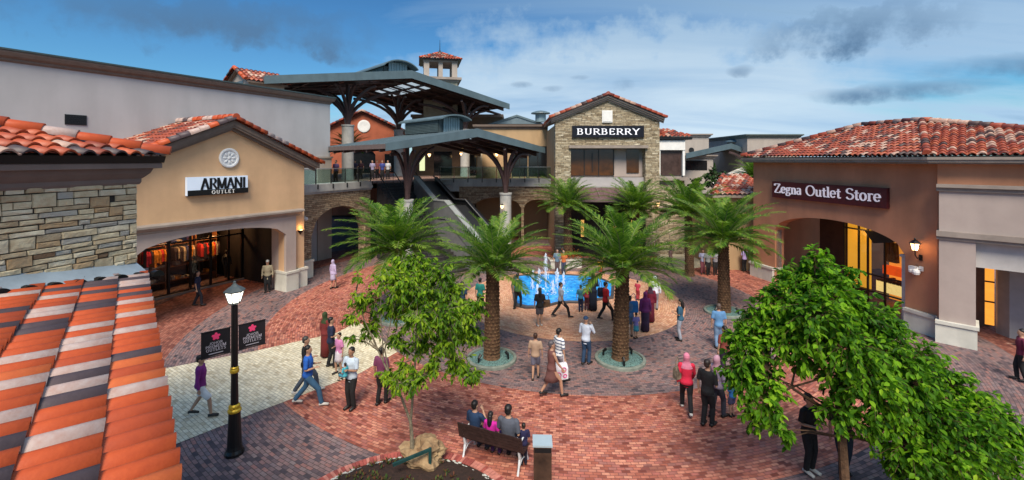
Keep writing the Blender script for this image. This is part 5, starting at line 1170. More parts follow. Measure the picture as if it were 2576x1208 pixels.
def palm(base, zc, label, v=0, sc_=1.0, rz=0, r0=.235, ring=True, z0=0):
    o = empty('palm_tree', (base[0], base[1], z0), rz, label, 'palm tree', 'date palms around the fountain'); h = zc-z0; rnd = random.Random(int(base[0]*10)); lean = Vector((rnd.uniform(-.03, .03), rnd.uniform(-.03, .03), 0))
    if ring:
        mb = MB(); mb.lathe([(.86, -.02), (.86, .10), (.83, .12), (.76, .12), (.75, .05)], n=36, cap=False); kb = mb.build('planting_ring', kerbm, o)
        mb = MB(); mb.lathe([(.755, .03), (.755, .065), (.5, .08), (.001, .085)], n=30); mb.build('gravel', gravel, kb)
        mb = MB()
        for a in (-.5, 3.6, 1.6): x, y = .58*math.cos(a), .58*math.sin(a); mb.tube([(x, y, .06), (x, y, .24)], .035, 8); mb.tube([(x, y, .22), (x-.10*math.cos(a), y-.10*math.sin(a), .32)], .05, 8)
        mb.build('spotlight', black, kb)
    mb = MB(); n = 14; mb.tube([lean*(k/n)*h+Vector((0, 0, h*k/n)) for k in range(n+1)], [r0*(1.12-.30*(k/n))+(.06 if k == 0 else 0) for k in range(n)]+[r0*.95], 16); a_ = mb; b_ = mb; rows = int(h/.115); 
    for i in range(rows):
        z = .06+i*.115; t = z/h; rr = r0*(1.12-.30*t); na = 13
        for k in range(na):
            a = 2*math.pi*(k+.5*(i % 2))/na; c = Vector((math.cos(a), math.sin(a), 0)); s = Vector((-c.y, c.x, 0)); p = lean*z+Vector((0, 0, z))+c*rr; w = rr*math.pi/na*.95; ou = rnd.uniform(.025, .045)
            q = [p-s*w, p+Vector((0, 0, -.06)), p+s*w, p+Vector((0, 0, .055))]; e = p+c*ou+Vector((0, 0, .045)); e2 = [e-s*w*.45, e+Vector((0, 0, -.022)), e+s*w*.45, e+Vector((0, 0, .022))]
            i0 = [a_.pt(x) for x in q]; i1 = [a_.pt(x) for x in e2]
            a_.m = 0
            for m in range(4): a_.face((i0[m], i0[(m+1) % 4], i1[(m+1) % 4], i1[m]))
            a_.m = 1; b_.poly([x+c*.002 for x in e2])
    tr = mb.build('trunk', [barkd, barkl], o)
    mb = MB(); mb.lathe([(r0*.8, h-.35), (r0*1.15, h-.12), (r0*.9, h+.12), (.05, h+.35)], (lean.x*h, lean.y*h, 0), 12); mb.build('crown_shaft', mat('crown_fibre', (.10,.09,.03), .9, .3, 10), o)
    for nm, me, m in (('fronds', _cr[v][0], 0), ('frond_ribs', _cr[v][1], 0)):
        c = bpy.data.objects.new(nm, me); sc.collection.objects.link(c); c.parent = o; c.location = (lean.x*h, lean.y*h, h+.02); c.scale = (sc_, sc_, sc_*.76); c.rotation_euler = (lean.x*2.5, lean.y*2.5, rz*2+.4)
    return o
g1 = G(1237, 905); g2 = G(1560, 907); g3 = G(1822, 787)
palm((g1.x, g1.y), 3.2, 'palm with the left bare trunk, just in front of the fountain', 0, .92, .3)
palm((g2.x, g2.y), 3.28, 'palm with the thickest central trunk, in front of the fountain right end', 1, 1.05, 1.1)
palm((g3.x, g3.y), 3.35, 'palm with tall trunk right of the orange plaza circle', 2, 1.1, 2.0, .23)
palm((-4.85, 19.3), 3.1, 'dense palm behind the slender tree, leftmost of the ring', 1, 1.18, 4.0)
p = G(1735, 694); palm((p.x, p.y), 3.75, 'farther palm partly behind the tall trunk, nearer the cream path', 0, 1.15, 3.0, .22, False)
palm((3.7, 29.4), 3.9, 'dark small palm at the foot of the stone gable left pier', 2, 1.0, 5.0, .26, False)
palm((8.0, 28.9), 3.75, 'palm before the storefront under the brown awning, right side', 1, 1.05, 1.7, .26, False)
palm((-15.6, 43), 8.0, 'potted palm on the upper deck below the big canopy', 2, .85, 1.0, .2, False, 5.25)
palm((20.4, 38), 5.6, 'dark palm beside the low pale building beyond the annex', 0, .8, 1.0, .2, False, 0)
def low_planter():
    p = G(1425, 676); o = empty('low_planter', (p.x, p.y, 0), .1, 'low pale planter wall with reddish flowering shrubs behind the fountain', 'planter')
    mb = MB(); mb.box((-1.0, 0, 0), (1.0, .8, .48)); mb.box((-1.06, -.06, .482), (1.06, .86, .56)); mb.build('planter_box', plinth, o)
    rnd = random.Random(9); lf = MB()
    for k in range(900):
        q = Vector((rnd.uniform(-1, 1), rnd.uniform(.05, .75), .55+abs(rnd.gauss(0, .22)))); v = Vector((rnd.gauss(0, 1), rnd.gauss(0, 1), rnd.gauss(.3, 1))).normalized()*rnd.uniform(.06, .13); s = v.cross(Vector((.3, .2, 1))).normalized()*.03; lf.poly([q, q+v*.5+s, q+v, q+v*.5-s])
    lf.build('shrub', leaf_mat('red_shrub_leaf', [(.02,.06,.01),(.05,.12,.02),(.45,.10,.03),(.30,.03,.03),(.10,.16,.03)], .2), o)
low_planter()
# ================================================================ broadleaf trees
def leafy(name, label, base, stems, blobs, lm, bm, leaf=(.15, .075), per=260, droop=.35, seed=1, cat='tree', shell=.55):
    rnd = random.Random(seed); o = empty(name, base, 0, label, cat); B = Vector(base)
    mb = MB()
    for pts, rad in stems: mb.tube([Vector(q)-B for q in pts], rad, 8)
    mb.build('trunk', bm, o)
    br = MB(); lf = MB(); ends = [Vector(q)-B for pts, rad in stems for q in pts[len(pts)//2:]]
    for bi, (c, r, dens) in enumerate(blobs):
        c = Vector(c)-B; near = min(ends, key=lambda e: (e-c).length+(max(0, e.z-c.z)*1.2)); mid = near.lerp(c, .55)+Vector((rnd.uniform(-.08, .08), rnd.uniform(-.08, .08), .06))
        br.tube([near, mid, c], [.022, .014, .009], 5)
        nt_ = max(5, int(per*dens*(r/.6)**2/11))
        for k in range(nt_):
            d = Vector((rnd.gauss(0, 1), rnd.gauss(0, 1), rnd.gauss(.15, .8))).normalized(); e = c+d*r*rnd.uniform(shell, 1.12); s = c+d*r*.15; m = s.lerp(e, .5)+Vector((0, 0, .08*r)); e = e-Vector((0, 0, r*.12))
            br.tube([s, m, e], [.007, .005, .003], 3, False)
            nl = 11
            for j in range(nl):
                t = .25+.75*j/(nl-1); p = (s.lerp(m, t*2) if t < .5 else m.lerp(e, t*2-1)); td = (e-m).normalized(); sd = Vector((rnd.gauss(0, 1), rnd.gauss(0, 1), rnd.gauss(0, .5))).normalized()
                v = (td*.55+sd*.8+Vector((0, 0, -droop*rnd.uniform(.4, 1.6)))).normalized(); ln = leaf[0]*rnd.choice((.5,.75,.9,1,1.1,1.3))*rnd.uniform(.85, 1.1); w = leaf[1]*rnd.uniform(.7, 1.15)*.5
                un = Vector((rnd.gauss(0, .45), rnd.gauss(0, .45), 1)); sv = v.cross(un); 
                if sv.length < .05: continue
                sv.normalize(); nn = sv.cross(v).normalized()
                a = lf.pt(p); b = lf.pt(p+v*ln*.32+sv*w*.9+nn*w*.25); b2 = lf.pt(p+v*ln*.66+sv*w*.85+nn*w*.2); c_ = lf.pt(p+v*ln-nn*ln*.10); d2 = lf.pt(p+v*ln*.66-sv*w*.85+nn*w*.2); d_ = lf.pt(p+v*ln*.32-sv*w*.9+nn*w*.25); mm = lf.pt(p+v*ln*.5-nn*w*.1)
                lf.face((a, b, mm)); lf.face((b, b2, mm)); lf.face((b2, c_, mm)); lf.face((c_, d2, mm)); lf.face((d2, d_, mm)); lf.face((d_, a, mm))
    br.build('branches', bm, o); lf.build('crown', lm, o); return o
bigleaf = leaf_mat('big_tree_leaf', [(.006,.028,.005),(.028,.095,.008),(.085,.22,.012),(.20,.40,.018),(.42,.58,.05)], .45, .38)
slimleaf = leaf_mat('slender_tree_leaf', [(.012,.04,.007),(.05,.13,.010),(.13,.26,.014),(.26,.39,.022),(.48,.55,.05)], .42, .42)
barkb = mat('brown_bark', (.10,.055,.03), .95, .3, 14, .6, 40); barkg = mat('grey_green_bark', (.20,.17,.12), .9, .3, 12, .5, 40)
rnd = random.Random(31); D8 = 8.4; bl = []
for (x, y, r, off) in [(2052,665,50,0),(2000,695,50,.2),(2110,690,50,.1),(1950,760,56,.2),(2030,715,66,.2),(2085,740,74,-.2),(1985,760,70,.1),(2140,790,84,0),(2045,795,80,-.5),(1940,830,72,.2),(2215,820,70,.1),(2130,880,90,-.5),(1990,862,66,-.2),(2050,850,66,-.1),(1900,870,50,.1),(1850,930,44,0),(2010,905,44,0),(1880,890,62,.1),(1905,800,50,.2),(1860,850,40,.1),(2230,895,84,-.2),(2310,900,64,.3),
                       (1870,960,52,0),(1925,1000,62,-.2),(1905,1050,48,0),(1962,1080,36,-.1),(1985,1100,22,-.1),(2120,950,60,-.4),(2190,975,84,-.5),(2290,975,86,-.3),(2380,965,66,.2),(2440,1000,66,.1),(2340,1050,86,-.4),(2430,1070,84,-.3),(2510,1060,56,.1),(2545,1105,56,0),
                       (2260,1060,64,-.3),(2290,1130,78,-.4),(2380,1140,84,-.5),(2470,1140,74,-.2),(2330,1195,66,-.4),(2255,1175,40,-.2),(2430,1205,70,-.3),(2520,1180,48,0),(2100,1040,50,-.5),(2170,1060,50,-.3),(1935,960,40,-.2)]:
    p = W(x, y, D8+off); bl.append((p, r*D8/FP, 1.0))
for k in range(16):                                    # the far half of the crown
    x, y, r, off = [(2060,740,70,0),(2150,820,80,0),(2000,820,60,0),(2060,860,60,0),(2200,880,90,0),(2280,950,80,0),(2170,930,70,0),(1920,940,50,0),(2350,1000,80,0),(2420,1060,70,0),(2300,1060,80,0),(2380,1130,70,0),(2180,960,70,0),(2060,800,80,0),(2240,800,50,0),(2440,1130,60,0)][k]
    p = W(x, y, D8+1.1); bl.append((p, r*D8/FP, .75))
t0 = Vector((6.15, 8.3, 0)); 
st = [([t0, t0+Vector((.03,0,.8)), W(2118,1100,8.35), W(2110,1040,8.35)], [.10,.085,.075,.065]), ([W(2110,1040,8.35), W(2120,960,8.3), W(2100,850,8.4), W(2060,720,8.4)], [.065,.05,.035,.015]),
      ([W(2110,1040,8.35), W(2060,1020,8.4), W(1990,975,8.3), W(1930,930,8.3)], [.05,.035,.022,.01]), ([W(2112,1060,8.35), W(2200,1010,8.3), W(2310,980,8.3), W(2400,1010,8.3)], [.05,.035,.025,.01]), ([W(2115,1090,8.35), W(2190,1110,8.2), W(2280,1120,8.1), W(2400,1150,8.1)], [.04,.03,.02,.01])]
leafy('broadleaf_tree', 'big bushy broadleaf tree spreading across the lower right corner', t0, st, bl, bigleaf, barkb, (.128, .076), 860, .35, 3)
D1 = 10.05; bl = []
for (x, y, r, off, dn) in [(1010,655,32,0,1),(1055,668,44,.1,1),(1105,690,44,0,1),(965,700,36,.2,.8),(1010,720,54,-.2,1),(1070,735,60,0,1),(1135,735,46,.1,1),(1165,780,44,0,1),(1110,800,56,-.2,1),(1050,800,50,-.3,1),(985,775,40,.1,.8),(1170,840,40,.1,1),(1120,865,46,-.1,1),(1060,865,42,0,.9),
                           (905,745,26,0,.6),(895,800,20,0,.5),(920,850,18,.1,.5),(1190,800,26,0,.9),(1150,915,38,0,1),(1185,940,32,0,1),(1195,770,32,0,1),(1195,850,30,.1,1),(880,800,22,.2,.7),(925,760,36,.1,.9),(930,830,34,.2,.8),(1000,850,34,.1,.7),(900,700,18,0,.6),(1000,690,40,.2,1),(1090,920,34,-.1,.8),(1020,925,34,0,1),(975,940,28,0,1),(1045,955,36,-.2,1),(1000,965,28,-.1,1),(1010,870,26,0,.5),(880,850,12,0,.6),(975,690,26,-.3,.6),(940,790,24,.3,.5)]:
    p = W(x, y, D1+off*2); bl.append((p, r*D1/FP*1.05, dn))
for (x, y, r) in [(1060,720,50),(1110,780,50),(1040,780,45),(1130,850,45),(1020,730,35)]: bl.append((W(x, y, D1+.7), r*D1/FP, .7))
s0 = G(1038, 1168, .1); s0 = Vector((s0.x, s0.y, .1)); q = lambda x, y, e=0: W(x, y, D1+e)
st = [([s0, q(1036,1100), q(1033,1062)], [.055,.042,.036]), ([q(1033,1062), q(1010,1000), q(978,940), q(950,880,.1), q(910,790,.1), q(893,745,.1)], [.032,.026,.022,.016,.010,.006]), ([q(1033,1062), q(1040,980), q(1045,900), q(1050,800), q(1062,700)], [.03,.025,.02,.015,.006]),
      ([q(978,940), q(968,880), q(985,800), q(1005,720)], [.02,.016,.012,.006]), ([q(965,910), q(962,850), q(955,780), q(965,710)], [.014,.012,.010,.005]), ([q(1040,980), q(1085,900), q(1130,830), q(1160,790)], [.018,.014,.010,.006]), ([q(1040,960), q(1090,940), q(1150,920)], [.014,.010,.006])]
leafy('slender_tree', 'slender multi-stemmed young tree with light green leaves growing from the planter boulder', s0, st, bl, slimleaf, barkg, (.125, .055), 1150, .6, 8, shell=.35)
# shrubs and trees far off
farleaf = leaf_mat('dark_far_leaf', [(.008,.025,.008),(.02,.05,.014),(.04,.08,.02)], .15)
for i, (x, y, d, r, lab, hh) in enumerate([(1830,410,50,1.9,'dark green tree behind the distant branching column',0), (1800,455,36,1.2,'dark shrub below the distant column, left of the tiled annex',0), (1748,468,37,.8,'small dark shrub before the low pale building',0), (1870,420,49,1.6,'dark tree left of the beige parapet block',0)]):
    c = W(x, y, d); leafy('far_tree', lab, Vector((c.x, c.y, 0)), [([(c.x, c.y, 0), (c.x, c.y, c.z*.6), c], [.14, .10, .05])], [(c+Vector((rnd.uniform(-1, 1)*r*.7, rnd.uniform(-.5, .5)*r, rnd.uniform(-.4, .4)*r)), r*.62, .55) for k in range(6)], farleaf, barkb, (.30, .17), 120, .2, 40+i)
# ================================================================ planter in the foreground
def planter():
    c = Vector((-2.15, 7.95, 0)); o = empty('planter', c, 0, 'round planting bed edged by red soldier bricks and broken white stone', 'planter'); r = 2.35
    mb = MB(); n = 205; rnd = random.Random(2); ms = [mat('edge_brick_%d' % i, cc, .8, .2, 8, .3) for i, cc in enumerate([(.42,.10,.08),(.52,.20,.16),(.30,.07,.06)])]
    for k in range(n):
        a = 2*math.pi*k/n; b = a+2*math.pi/n*.9; mb.m = rnd.randrange(3); q = lambda a, rr, z: (rr*math.cos(a), rr*math.sin(a), z); r1 = r+.24; zt = .035+rnd.uniform(0, .006)
        mb.prism([q(a, r+.04, .0), q(b, r+.04, 0), q(b, r1, 0), q(a, r1, 0)], (0, 0, zt+.02))
    mb.build('brick_edging', ms, o)
    mb = MB(); mb.lathe([(r+.035, 0), (r+.03, .05), (r-.3, .12), (r*.5, .2), (.001, .24)], n=60); mb.build('soil', mat('dark_soil', (.045,.022,.016), .95, .4, 12, 1, 30, col2=(.02,.012,.01)), o)
    mb = MB()
    for k in range(330):
        a = rnd.uniform(0, 6.283); rr = r-.02+rnd.uniform(-.045, .05); s = rnd.uniform(.012, .032); mb.ell((rr*math.cos(a), rr*math.sin(a), .055), (s*1.9, s, s*.7), 5, 3, Matrix.Rotation(a+1.57, 3, 'Z'))
    s_ = mb.build('stone_chips', mat('white_stone_chip', (.48,.48,.45), .8, .15, 12), o); s_['kind'] = 'stuff'
    lf = MB()
    for k in range(1500):
        a = rnd.uniform(0, 6.283); rr = r*.96*math.sqrt(rnd.random())
        if mnoise.noise(Vector((rr*math.cos(a)*2, rr*math.sin(a)*2, 3))) < -.05: continue
        p = Vector((rr*math.cos(a), rr*math.sin(a), .13+.1*(1-rr/r))); 
        for j in range(3): b = rnd.uniform(0, 6.283); v = Vector((math.cos(b), math.sin(b), rnd.uniform(.4, 1.6))).normalized()*rnd.uniform(.05, .10); w = Vector((-v.y, v.x, 0)).normalized()*.018; lf.poly([p, p+v*.5+w, p+v, p+v*.5-w])
    g_ = lf.build('ground_cover', leaf_mat('groundcover_leaf', [(.02,.05,.012),(.05,.09,.02),(.12,.03,.02),(.10,.14,.04)], .2), o); g_['kind'] = 'stuff'
planter()
def boulder():
    c = G(1068, 1158, .1); o = MB(); rnd = random.Random(6); n, m = 34, 22
    for i in range(m+1):
        th = math.pi*i/m; ring = []
        for k in range(n):
            a = 2*math.pi*k/n; d = Vector((math.sin(th)*math.cos(a), math.sin(th)*math.sin(a), math.cos(th))); nn = 1+.50*mnoise.noise(d*1.4+Vector((3, 1, 0)))-.34*abs(mnoise.noise(d*2.2+Vector((0, 4, 0))))+.10*mnoise.noise(d*5)+.03*mnoise.noise(d*11)
            ring.append(o.pt(Vector((d.x*.50, d.y*.38, d.z*.34))*nn))
        if i: 
            for k in range(n): o.face((pr[k], ring[k], ring[(k+1) % n], pr[(k+1) % n]))
        pr = ring
    b = o.build('boulder', mat('sandstone_boulder', (.38,.27,.15), .9, .3, 4.5, .9, 14, col2=(.17,.10,.055)), shade=False); b.location = (c.x, c.y, .22); top(b, 'rugged tan sandstone boulder at the foot of the slender tree', 'boulder')
boulder()
def stake():
    a, b = G(988, 1196, .2), W(1082, 1130, 9.75); o = empty('tree_stake', (b.x, b.y, 0), 0, 'dark green post and rail bracing the slender tree', 'tree stake'); g = mat('green_timber', (.012,.05,.05), .5, .2, 8)
    mb = MB(); h = b.z; mb.prism([(-.03, -.03, .1), (.03, -.03, .1), (.03, .03, .1), (-.03, .03, .1)], (0, 0, h-.08)); mb.build('post', g, o)
    mb = MB(); A = a-Vector((b.x, b.y, 0)); A.z = .42; mb.tube([A, (0.02, 0, h)], .04, 4); mb.build('rail', g, o)
stake()
# ================================================================ street lamp with banners
def flat_text(mb, s, c, h, width, y, w=.15, t=.08, dep=.004): text(mb, s, c[0], c[1], h, width, y, w, t, dep, .12)
def street_lamp():
    p = G(590, 1141); o = empty('street_lamp', (p.x, p.y, 0), math.atan2(.85, .9), 'black street lamp post with gold collars and a lit white lantern', 'street lamp')
    mb = MB(); mb.lathe([(.205, 0), (.205, .06), (.17, .12), (.155, .2), (.13, .85), (.125, .98)], n=18); mb.build('base', black, o)
    mb = MB(); mb.lathe([(.12, .98), (.145, 1.0), (.145, 1.04), (.11, 1.07), (.125, 1.10), (.12, 1.14), (.085, 1.17)], n=18); mb.build('gold_collar', gold, o)
    mb = MB(); mb.lathe([(.085, 1.15), (.075, 1.8), (.07, 3.52)], n=14); mb.build('pole', black, o)
    mb = MB(); mb.lathe([(.077, 1.9), (.10, 1.92), (.10, 1.97), (.085, 2.0), (.09, 2.03), (.072, 2.05)], n=14); mb.build('gold_collar', gold, o)
    mb = MB(); mb.lathe([(.12, 3.56), (.19, 3.80), (.001, 3.81)], n=6); mb.build('lantern_glass', whitelamp, o)
    mb = MB(); mb.lathe([(.07, 3.5), (.13, 3.53), (.13, 3.56), (.001, 3.56)], n=6); mb.lathe([(.215, 3.80), (.235, 3.83), (.15, 3.90), (.09, 3.93), (.05, 3.97), (.03, 4.0), (.035, 4.03), (.001, 4.06)], n=6)
    for k in range(6): a = 2*math.pi*k/6; mb.tube([(.125*math.cos(a), .125*math.sin(a), 3.55), (.2*math.cos(a), .2*math.sin(a), 3.81)], .012, 4)
    mb.build('lantern_frame', mat('lantern_grey', (.10,.12,.12), .45), o); lantern_light((0, 0, 3.45), 6, .12, (1, .9, .75), 'lamp_light', o)
    mb = MB()
    for z in (2.40, 2.99): mb.tube([(-.66, 0, z), (.66, 0, z)], .012, 6)
    mb.build('banner_arm', black, o)
    pk = mat('pink_bloom', (.75,.05,.16), .6, emis=(.9,.05,.2), es=.12); wt = mat('banner_print', (.55,.52,.6), .6)
    for sg, lab in ((-1, 'left black cloth banner with pink flower reading JOHOR PREMIUM OUTLETS'), (1, 'right black cloth banner with pink flower reading JOHOR PREMIUM OUTLETS')):
        b = empty('lamp_banner', (0, 0, 0), 0, lab, 'banner', 'banners on the street lamp'); x0, x1 = (.085, .655); cx = sg*(x0+x1)/2
        mb = MB(); n = 8
        for k in range(n):
            for j in range(4):
                f = lambda a, z: (sg*(x0+(x1-x0)*a), .006*math.sin(a*7+z*3), 2.40+.59*z+ (.02*math.sin(a*3.1) if z == 0 else 0))
                q = [f(k/n, j/4), f((k+1)/n, j/4), f((k+1)/n, (j+1)/4), f(k/n, (j+1)/4)]; mb.poly(q)
        cl_ = mb.build('cloth', mat('banner_black', (.012,.010,.014), .8), b)
        mb = MB()
        flat_text(mb, 'JOHOR', (cx, 2.685), .055, .26, -.012); flat_text(mb, 'PREMIUM', (cx, 2.61), .06, .40, -.012); flat_text(mb, 'OUTLETS', (cx, 2.535), .06, .38, -.012); mb.box((cx-.14, -.013, 2.47), (cx+.14, -.010, 2.485)); mb.build('print', wt, b)
        mb = MB()
        for k in range(5): a = 2*math.pi*k/5+.3; mb.ell((cx+.045*math.cos(a), -.012, 2.855+.045*math.sin(a)), (.045, .004, .032), 8, 4, Matrix.Rotation(-a, 3, 'Y'))
        mb.build('flower', pk, b)
        b.location = o.location; b.rotation_euler = o.rotation_euler
street_lamp()
# ================================================================ bench and bin
def bench():
    a, b = G(1162, 1152), G(1310, 1196); u = (b-a).normalized(); L_ = (b-a).length; o = empty('park_bench', (a.x, a.y, 0), math.atan2(u.y, u.x), 'white cast-iron bench with dark slats seen from behind, three people on it', 'bench')
    iron = mat('white_cast_iron', (.62,.66,.70), .45, .08, 10)
    for x in (.05, L_-.05):
        mb = MB(); mb.tube([(x, -.05, 0), (x, .0, .12), (x, .06, .30), (x, .02, .45), (x, -.08, .85)], [.028, .022, .03, .028, .02], 8); mb.tube([(x, .55, 0), (x, .50, .14), (x, .44, .28), (x, .46, .42)], [.03, .022, .03, .026], 8)
        mb.tube([(x, .02, .42), (x, .25, .38), (x, .48, .42)], .022, 8); mb.tube([(x, -.02, .62), (x, .25, .66), (x, .50, .62), (x, .52, .5), (x, .46, .42)], .018, 8); mb.tube([(x, .04, .14), (x, .2, .22), (x, .3, .2), (x, .48, .14)], .014, 6); mb.tube([(x, .1, .38), (x, .16, .28), (x, .06, .26)], .012, 6)
        mb.build('leg', iron, o)
    sl = mat('dark_slat', (.04,.022,.02), .5, .25, 10)
    mb = MB(); [mb.box((-.04, .06+k*.085, .425), (L_+.04, .125+k*.085, .455)) for k in range(5)]; mb.build('seat', sl, o)
    mb = MB()
    for k in range(5): z = .50+k*.075; y = .0-.10*(z-.45)/.4; mb.prism([(-.06, y-.012, z), (L_+.06, y-.012, z), (L_+.06, y+.015, z), (-.06, y+.015, z)], (0, -.012, .066))
    mb.build('backrest', sl, o)
    return o, u, L_
BN, bu, bL = bench()
def bin_():
    o = empty('litter_bin', (.64, 9.42, 0), R(-2), 'square bronze litter bin with pale lid beside the bench', 'litter bin')
    mb = MB(); mb.box((-.185, -.17, .03), (.185, .17, .96)); mb.build('body', mat('bronze_panel', (.085,.045,.028), .35, .35, 2, spec=.5), o)
    mb = MB(); mb.box((-.17, -.155, 0), (.17, .155, .03)); mb.box((-.175, -.174, .84), (.175, -.170, .93)); mb.build('slot', black, o)
    mb = MB(); mb.box((-.205, -.19, .962), (.205, .19, 1.0)); mb.build('lid', mat('bin_lid', (.42,.52,.58), .4, .05, metal=.2), o)
bin_()
# ================================================================ people
skin = mat('skin', (.42,.24,.16), .55, .05, 4); hairm = mat('black_hair', (.012,.010,.010), .5, .2, 20); shoem = mat('dark_shoe', (.02,.018,.018), .5); wshoe = mat('white_shoe', (.55,.53,.5), .6); eyem = mat('eye', (.01,.01,.01), .3)
_cloth = {}
def cloth(c, c2=None, stripes=False):
    k = (c, c2, stripes)
    if k not in _cloth:
        m = mat('fabric_%d' % len(_cloth), c, .85, .12, 5, .35, 9, col2=c2)
        if stripes:
            t = m.node_tree; b = t.nodes['Principled BSDF']; tc = N(t, 'ShaderNodeTexCoord'); wv = N(t, 'ShaderNodeTexWave', bands_direction='Z'); L(t, tc.outputs['Object'], wv.inputs[0]); wv.inputs['Scale'].default_value = 3.2; wv.inputs['Distortion'].default_value = .4
            L(t, ramp(t, wv.outputs['Color'], [(.68, c), (.78, c2 or (.05, .07, .15))]), b.inputs['Base Color'])
        _cloth[k] = m
    return _cloth[k]
def person(label, loc, face=0, h=1.68, stride=0.0, lead=1, arms=('down', 'down'), top_=((.1,.1,.1), 'short'), bottom=((.02,.02,.025), 'trousers'), head='short', headc=None, sit=None, shoes=None, group='visitors in the plaza', lean=0, near=False, fem=False, skinc=None, top_len=.50, look=0):
    """face: degrees anticlockwise from +Y.  Arms: down, swing+, swing-, bent, up, hold"""
    o = empty('person', loc, R(face), label, 'person', group); vox = .0135*h/1.68 if near else .024
    V_ = lambda x, y, z: Vector((x*h, y*h, z*h))
    hipz = .50 if sit is None else sit/h+.03
    dz = hipz-.50; ly = lambda z: lean*max(0, z-.5)            # forward lean
    T = lambda x, y, z: V_(x, y+ly(z), z+dz)
    drop = abs(stride)*.10
    if stride: dz -= drop*.5
    # legs
    legs = []
    for sd in (-1, 1):
        x = sd*.05
        if sit is None:
            s = stride*(1 if sd == lead else -1); hip = V_(x, 0, .50+dz); ank = V_(x*.9+.004*sd, s*.9, .05+(.05 if s < -.12 else 0)); kn = (hip+ank)/2+V_(0, .035+abs(s)*.12, .01); toe = ank+V_(sd*.012, .105, -.030 if s > -.12 else -.055); heel = ank+V_(0, -.03, -.028)
        else:
            hip = V_(x, 0, hipz); kn = V_(x*1.5, .245, hipz+.01); ank = V_(x*1.4, .22, .05) if sit > .3 else V_(x*1.4, .24, hipz-.18); toe = ank+V_(0, .10, -.03); heel = ank+V_(0, -.03, -.028)
        legs.append((hip, kn, ank, toe, heel))
    # arms
    al = []
    sw = .098 if fem else .108
    for sd, pose in zip((-1, 1), arms):
        sh = T(sd*sw, 0, .805)
        el = {'down': T(sd*(sw+.035), -.01, .635), 'swing+': T(sd*(sw+.03), .06, .645), 'swing-': T(sd*(sw+.03), -.085, .65), 'bent': T(sd*(sw+.03), -.01, .64), 'up': T(sd*(sw+.05), .07, .68), 'hold': T(sd*(sw+.025), .04, .645), 'lap': T(sd*(sw+.04), .03, .65), 'rest': T(sd*(sw+.11), .0, .70)}[pose]
        wr = {'down': T(sd*(sw+.04), .015, .50), 'swing+': T(sd*(sw+.015), .15, .53), 'swing-': T(sd*(sw+.03), -.12, .52), 'bent': T(sd*(sw-.02), .12, .66), 'up': T(sd*.05, .14, .80), 'hold': T(sd*.02, .13, .68), 'lap': T(sd*.05, .14, .58), 'rest': T(sd*(sw+.20), .08, .72)}[pose]
        al.append((sh, el, wr))
    # ---- body: one continuous surface
    mb = MB(); n = 14
    def ring(z, w, d, y=0, x=0): c = T(x, y, z); return [c+V_(w*math.cos(a), d*math.sin(a), 0) for a in [2*math.pi*k/n for k in range(n)]]
    hw, ww, cw = (.092, .068, .082) if fem else (.086, .076, .094)
    torso = [(.47, .05, .045, 0), (.50, hw*.96, .062, -.006), (.53, hw, .066, -.008), (.58, ww*1.04, .056, 0), (.62, ww, .052, .002), (.68, cw*.94, .060, .004), (.74, cw, .064, .004), (.79, cw*1.04, .055, -.002), (.822, .066, .042, -.006), (.84, .036, .034, -.002), (.87, .031, .033, .006)]
    mb.rings([ring(z, w, d, y) for z, w, d, y in torso])
    hl = R(look)
    hd = [(.862, .018, .016, .022), (.872, .030, .036, .012), (.890, .038, .045, .008), (.915, .042, .052, .004), (.940, .0455, .056, .000), (.965, .043, .053, -.003), (.985, .033, .042, -.004), (.997, .016, .022, -.004), (1.0, .003, .004, -.004)]
    hc = T(0, 0, .93); Rz = Matrix.Rotation(hl, 3, 'Z')
    mb.rings([[hc+Rz @ (q-hc) for q in ring(z, w, d, y)] for z, w, d, y in hd])
    HQ = lambda x, y, z: hc+Rz @ (T(x, y, z)-hc)
    mb.tube([HQ(0, .050, .938), HQ(0, .063, .916), HQ(0, .050, .908)], [.005*h, .009*h, .006*h], 6)
    for sd in (-1, 1): mb.ell(HQ(sd*.046, -.004, .925), (.006*h, .012*h, .017*h), 6, 5)
    mb.tube([HQ(-.014, .050, .893), HQ(.014, .050, .893)], .005*h, 6)
    for hip, kn, ank, toe, heel in legs:
        mb.tube([hip, hip.lerp(kn, .5), kn, kn.lerp(ank, .35), ank], [.050*h, .044*h, .031*h, .031*h, .019*h], 12); mb.tube([heel, ank-V_(0, 0, .018), toe], [.020*h, .024*h, .016*h], 8, flat=.8)
    for (sh, el, wr), sd in zip(al, (-1, 1)):
        mb.ell(sh-V_(sd*.006, 0, .002), (.031*h, .031*h, .031*h), 10, 6); mb.tube([sh, sh.lerp(el, .5), el, el.lerp(wr, .3), wr], [.027*h, .025*h, .019*h, .020*h, .014*h], 10)
        d = (wr-el).normalized(); s = d.cross(Vector((0, 1, 0))); s = s.normalized() if s.length > .1 else Vector((1, 0, 0)); w_ = d.cross(s)
        pk = wr+d*.045*h; mb.tube([wr, wr.lerp(pk, .6), pk], [.013*h, .021*h, .019*h], 8, flat=.55, up=s if abs(s.dot(d)) < .9 else None)
        fr = .0060*h if near else .0075*h
        for q, fl in zip((-1.5, -.5, .5, 1.5), (.036, .044, .041, .032)):
            b0 = pk+w_*q*.0105*h; mb.tube([b0-d*.006*h, b0+d*fl*.5*h+s*.004*h, b0+d*fl*.85*h+s*.016*h], [fr*1.05, fr, fr*.8], 6)
        mb.tube([wr.lerp(pk, .35)+w_*.014*h, wr.lerp(pk, .8)+w_*.032*h+s*.004*h, pk+w_*.033*h+d*.012*h+s*.010*h], [fr*1.2, fr*1.1, fr*.85], 6)
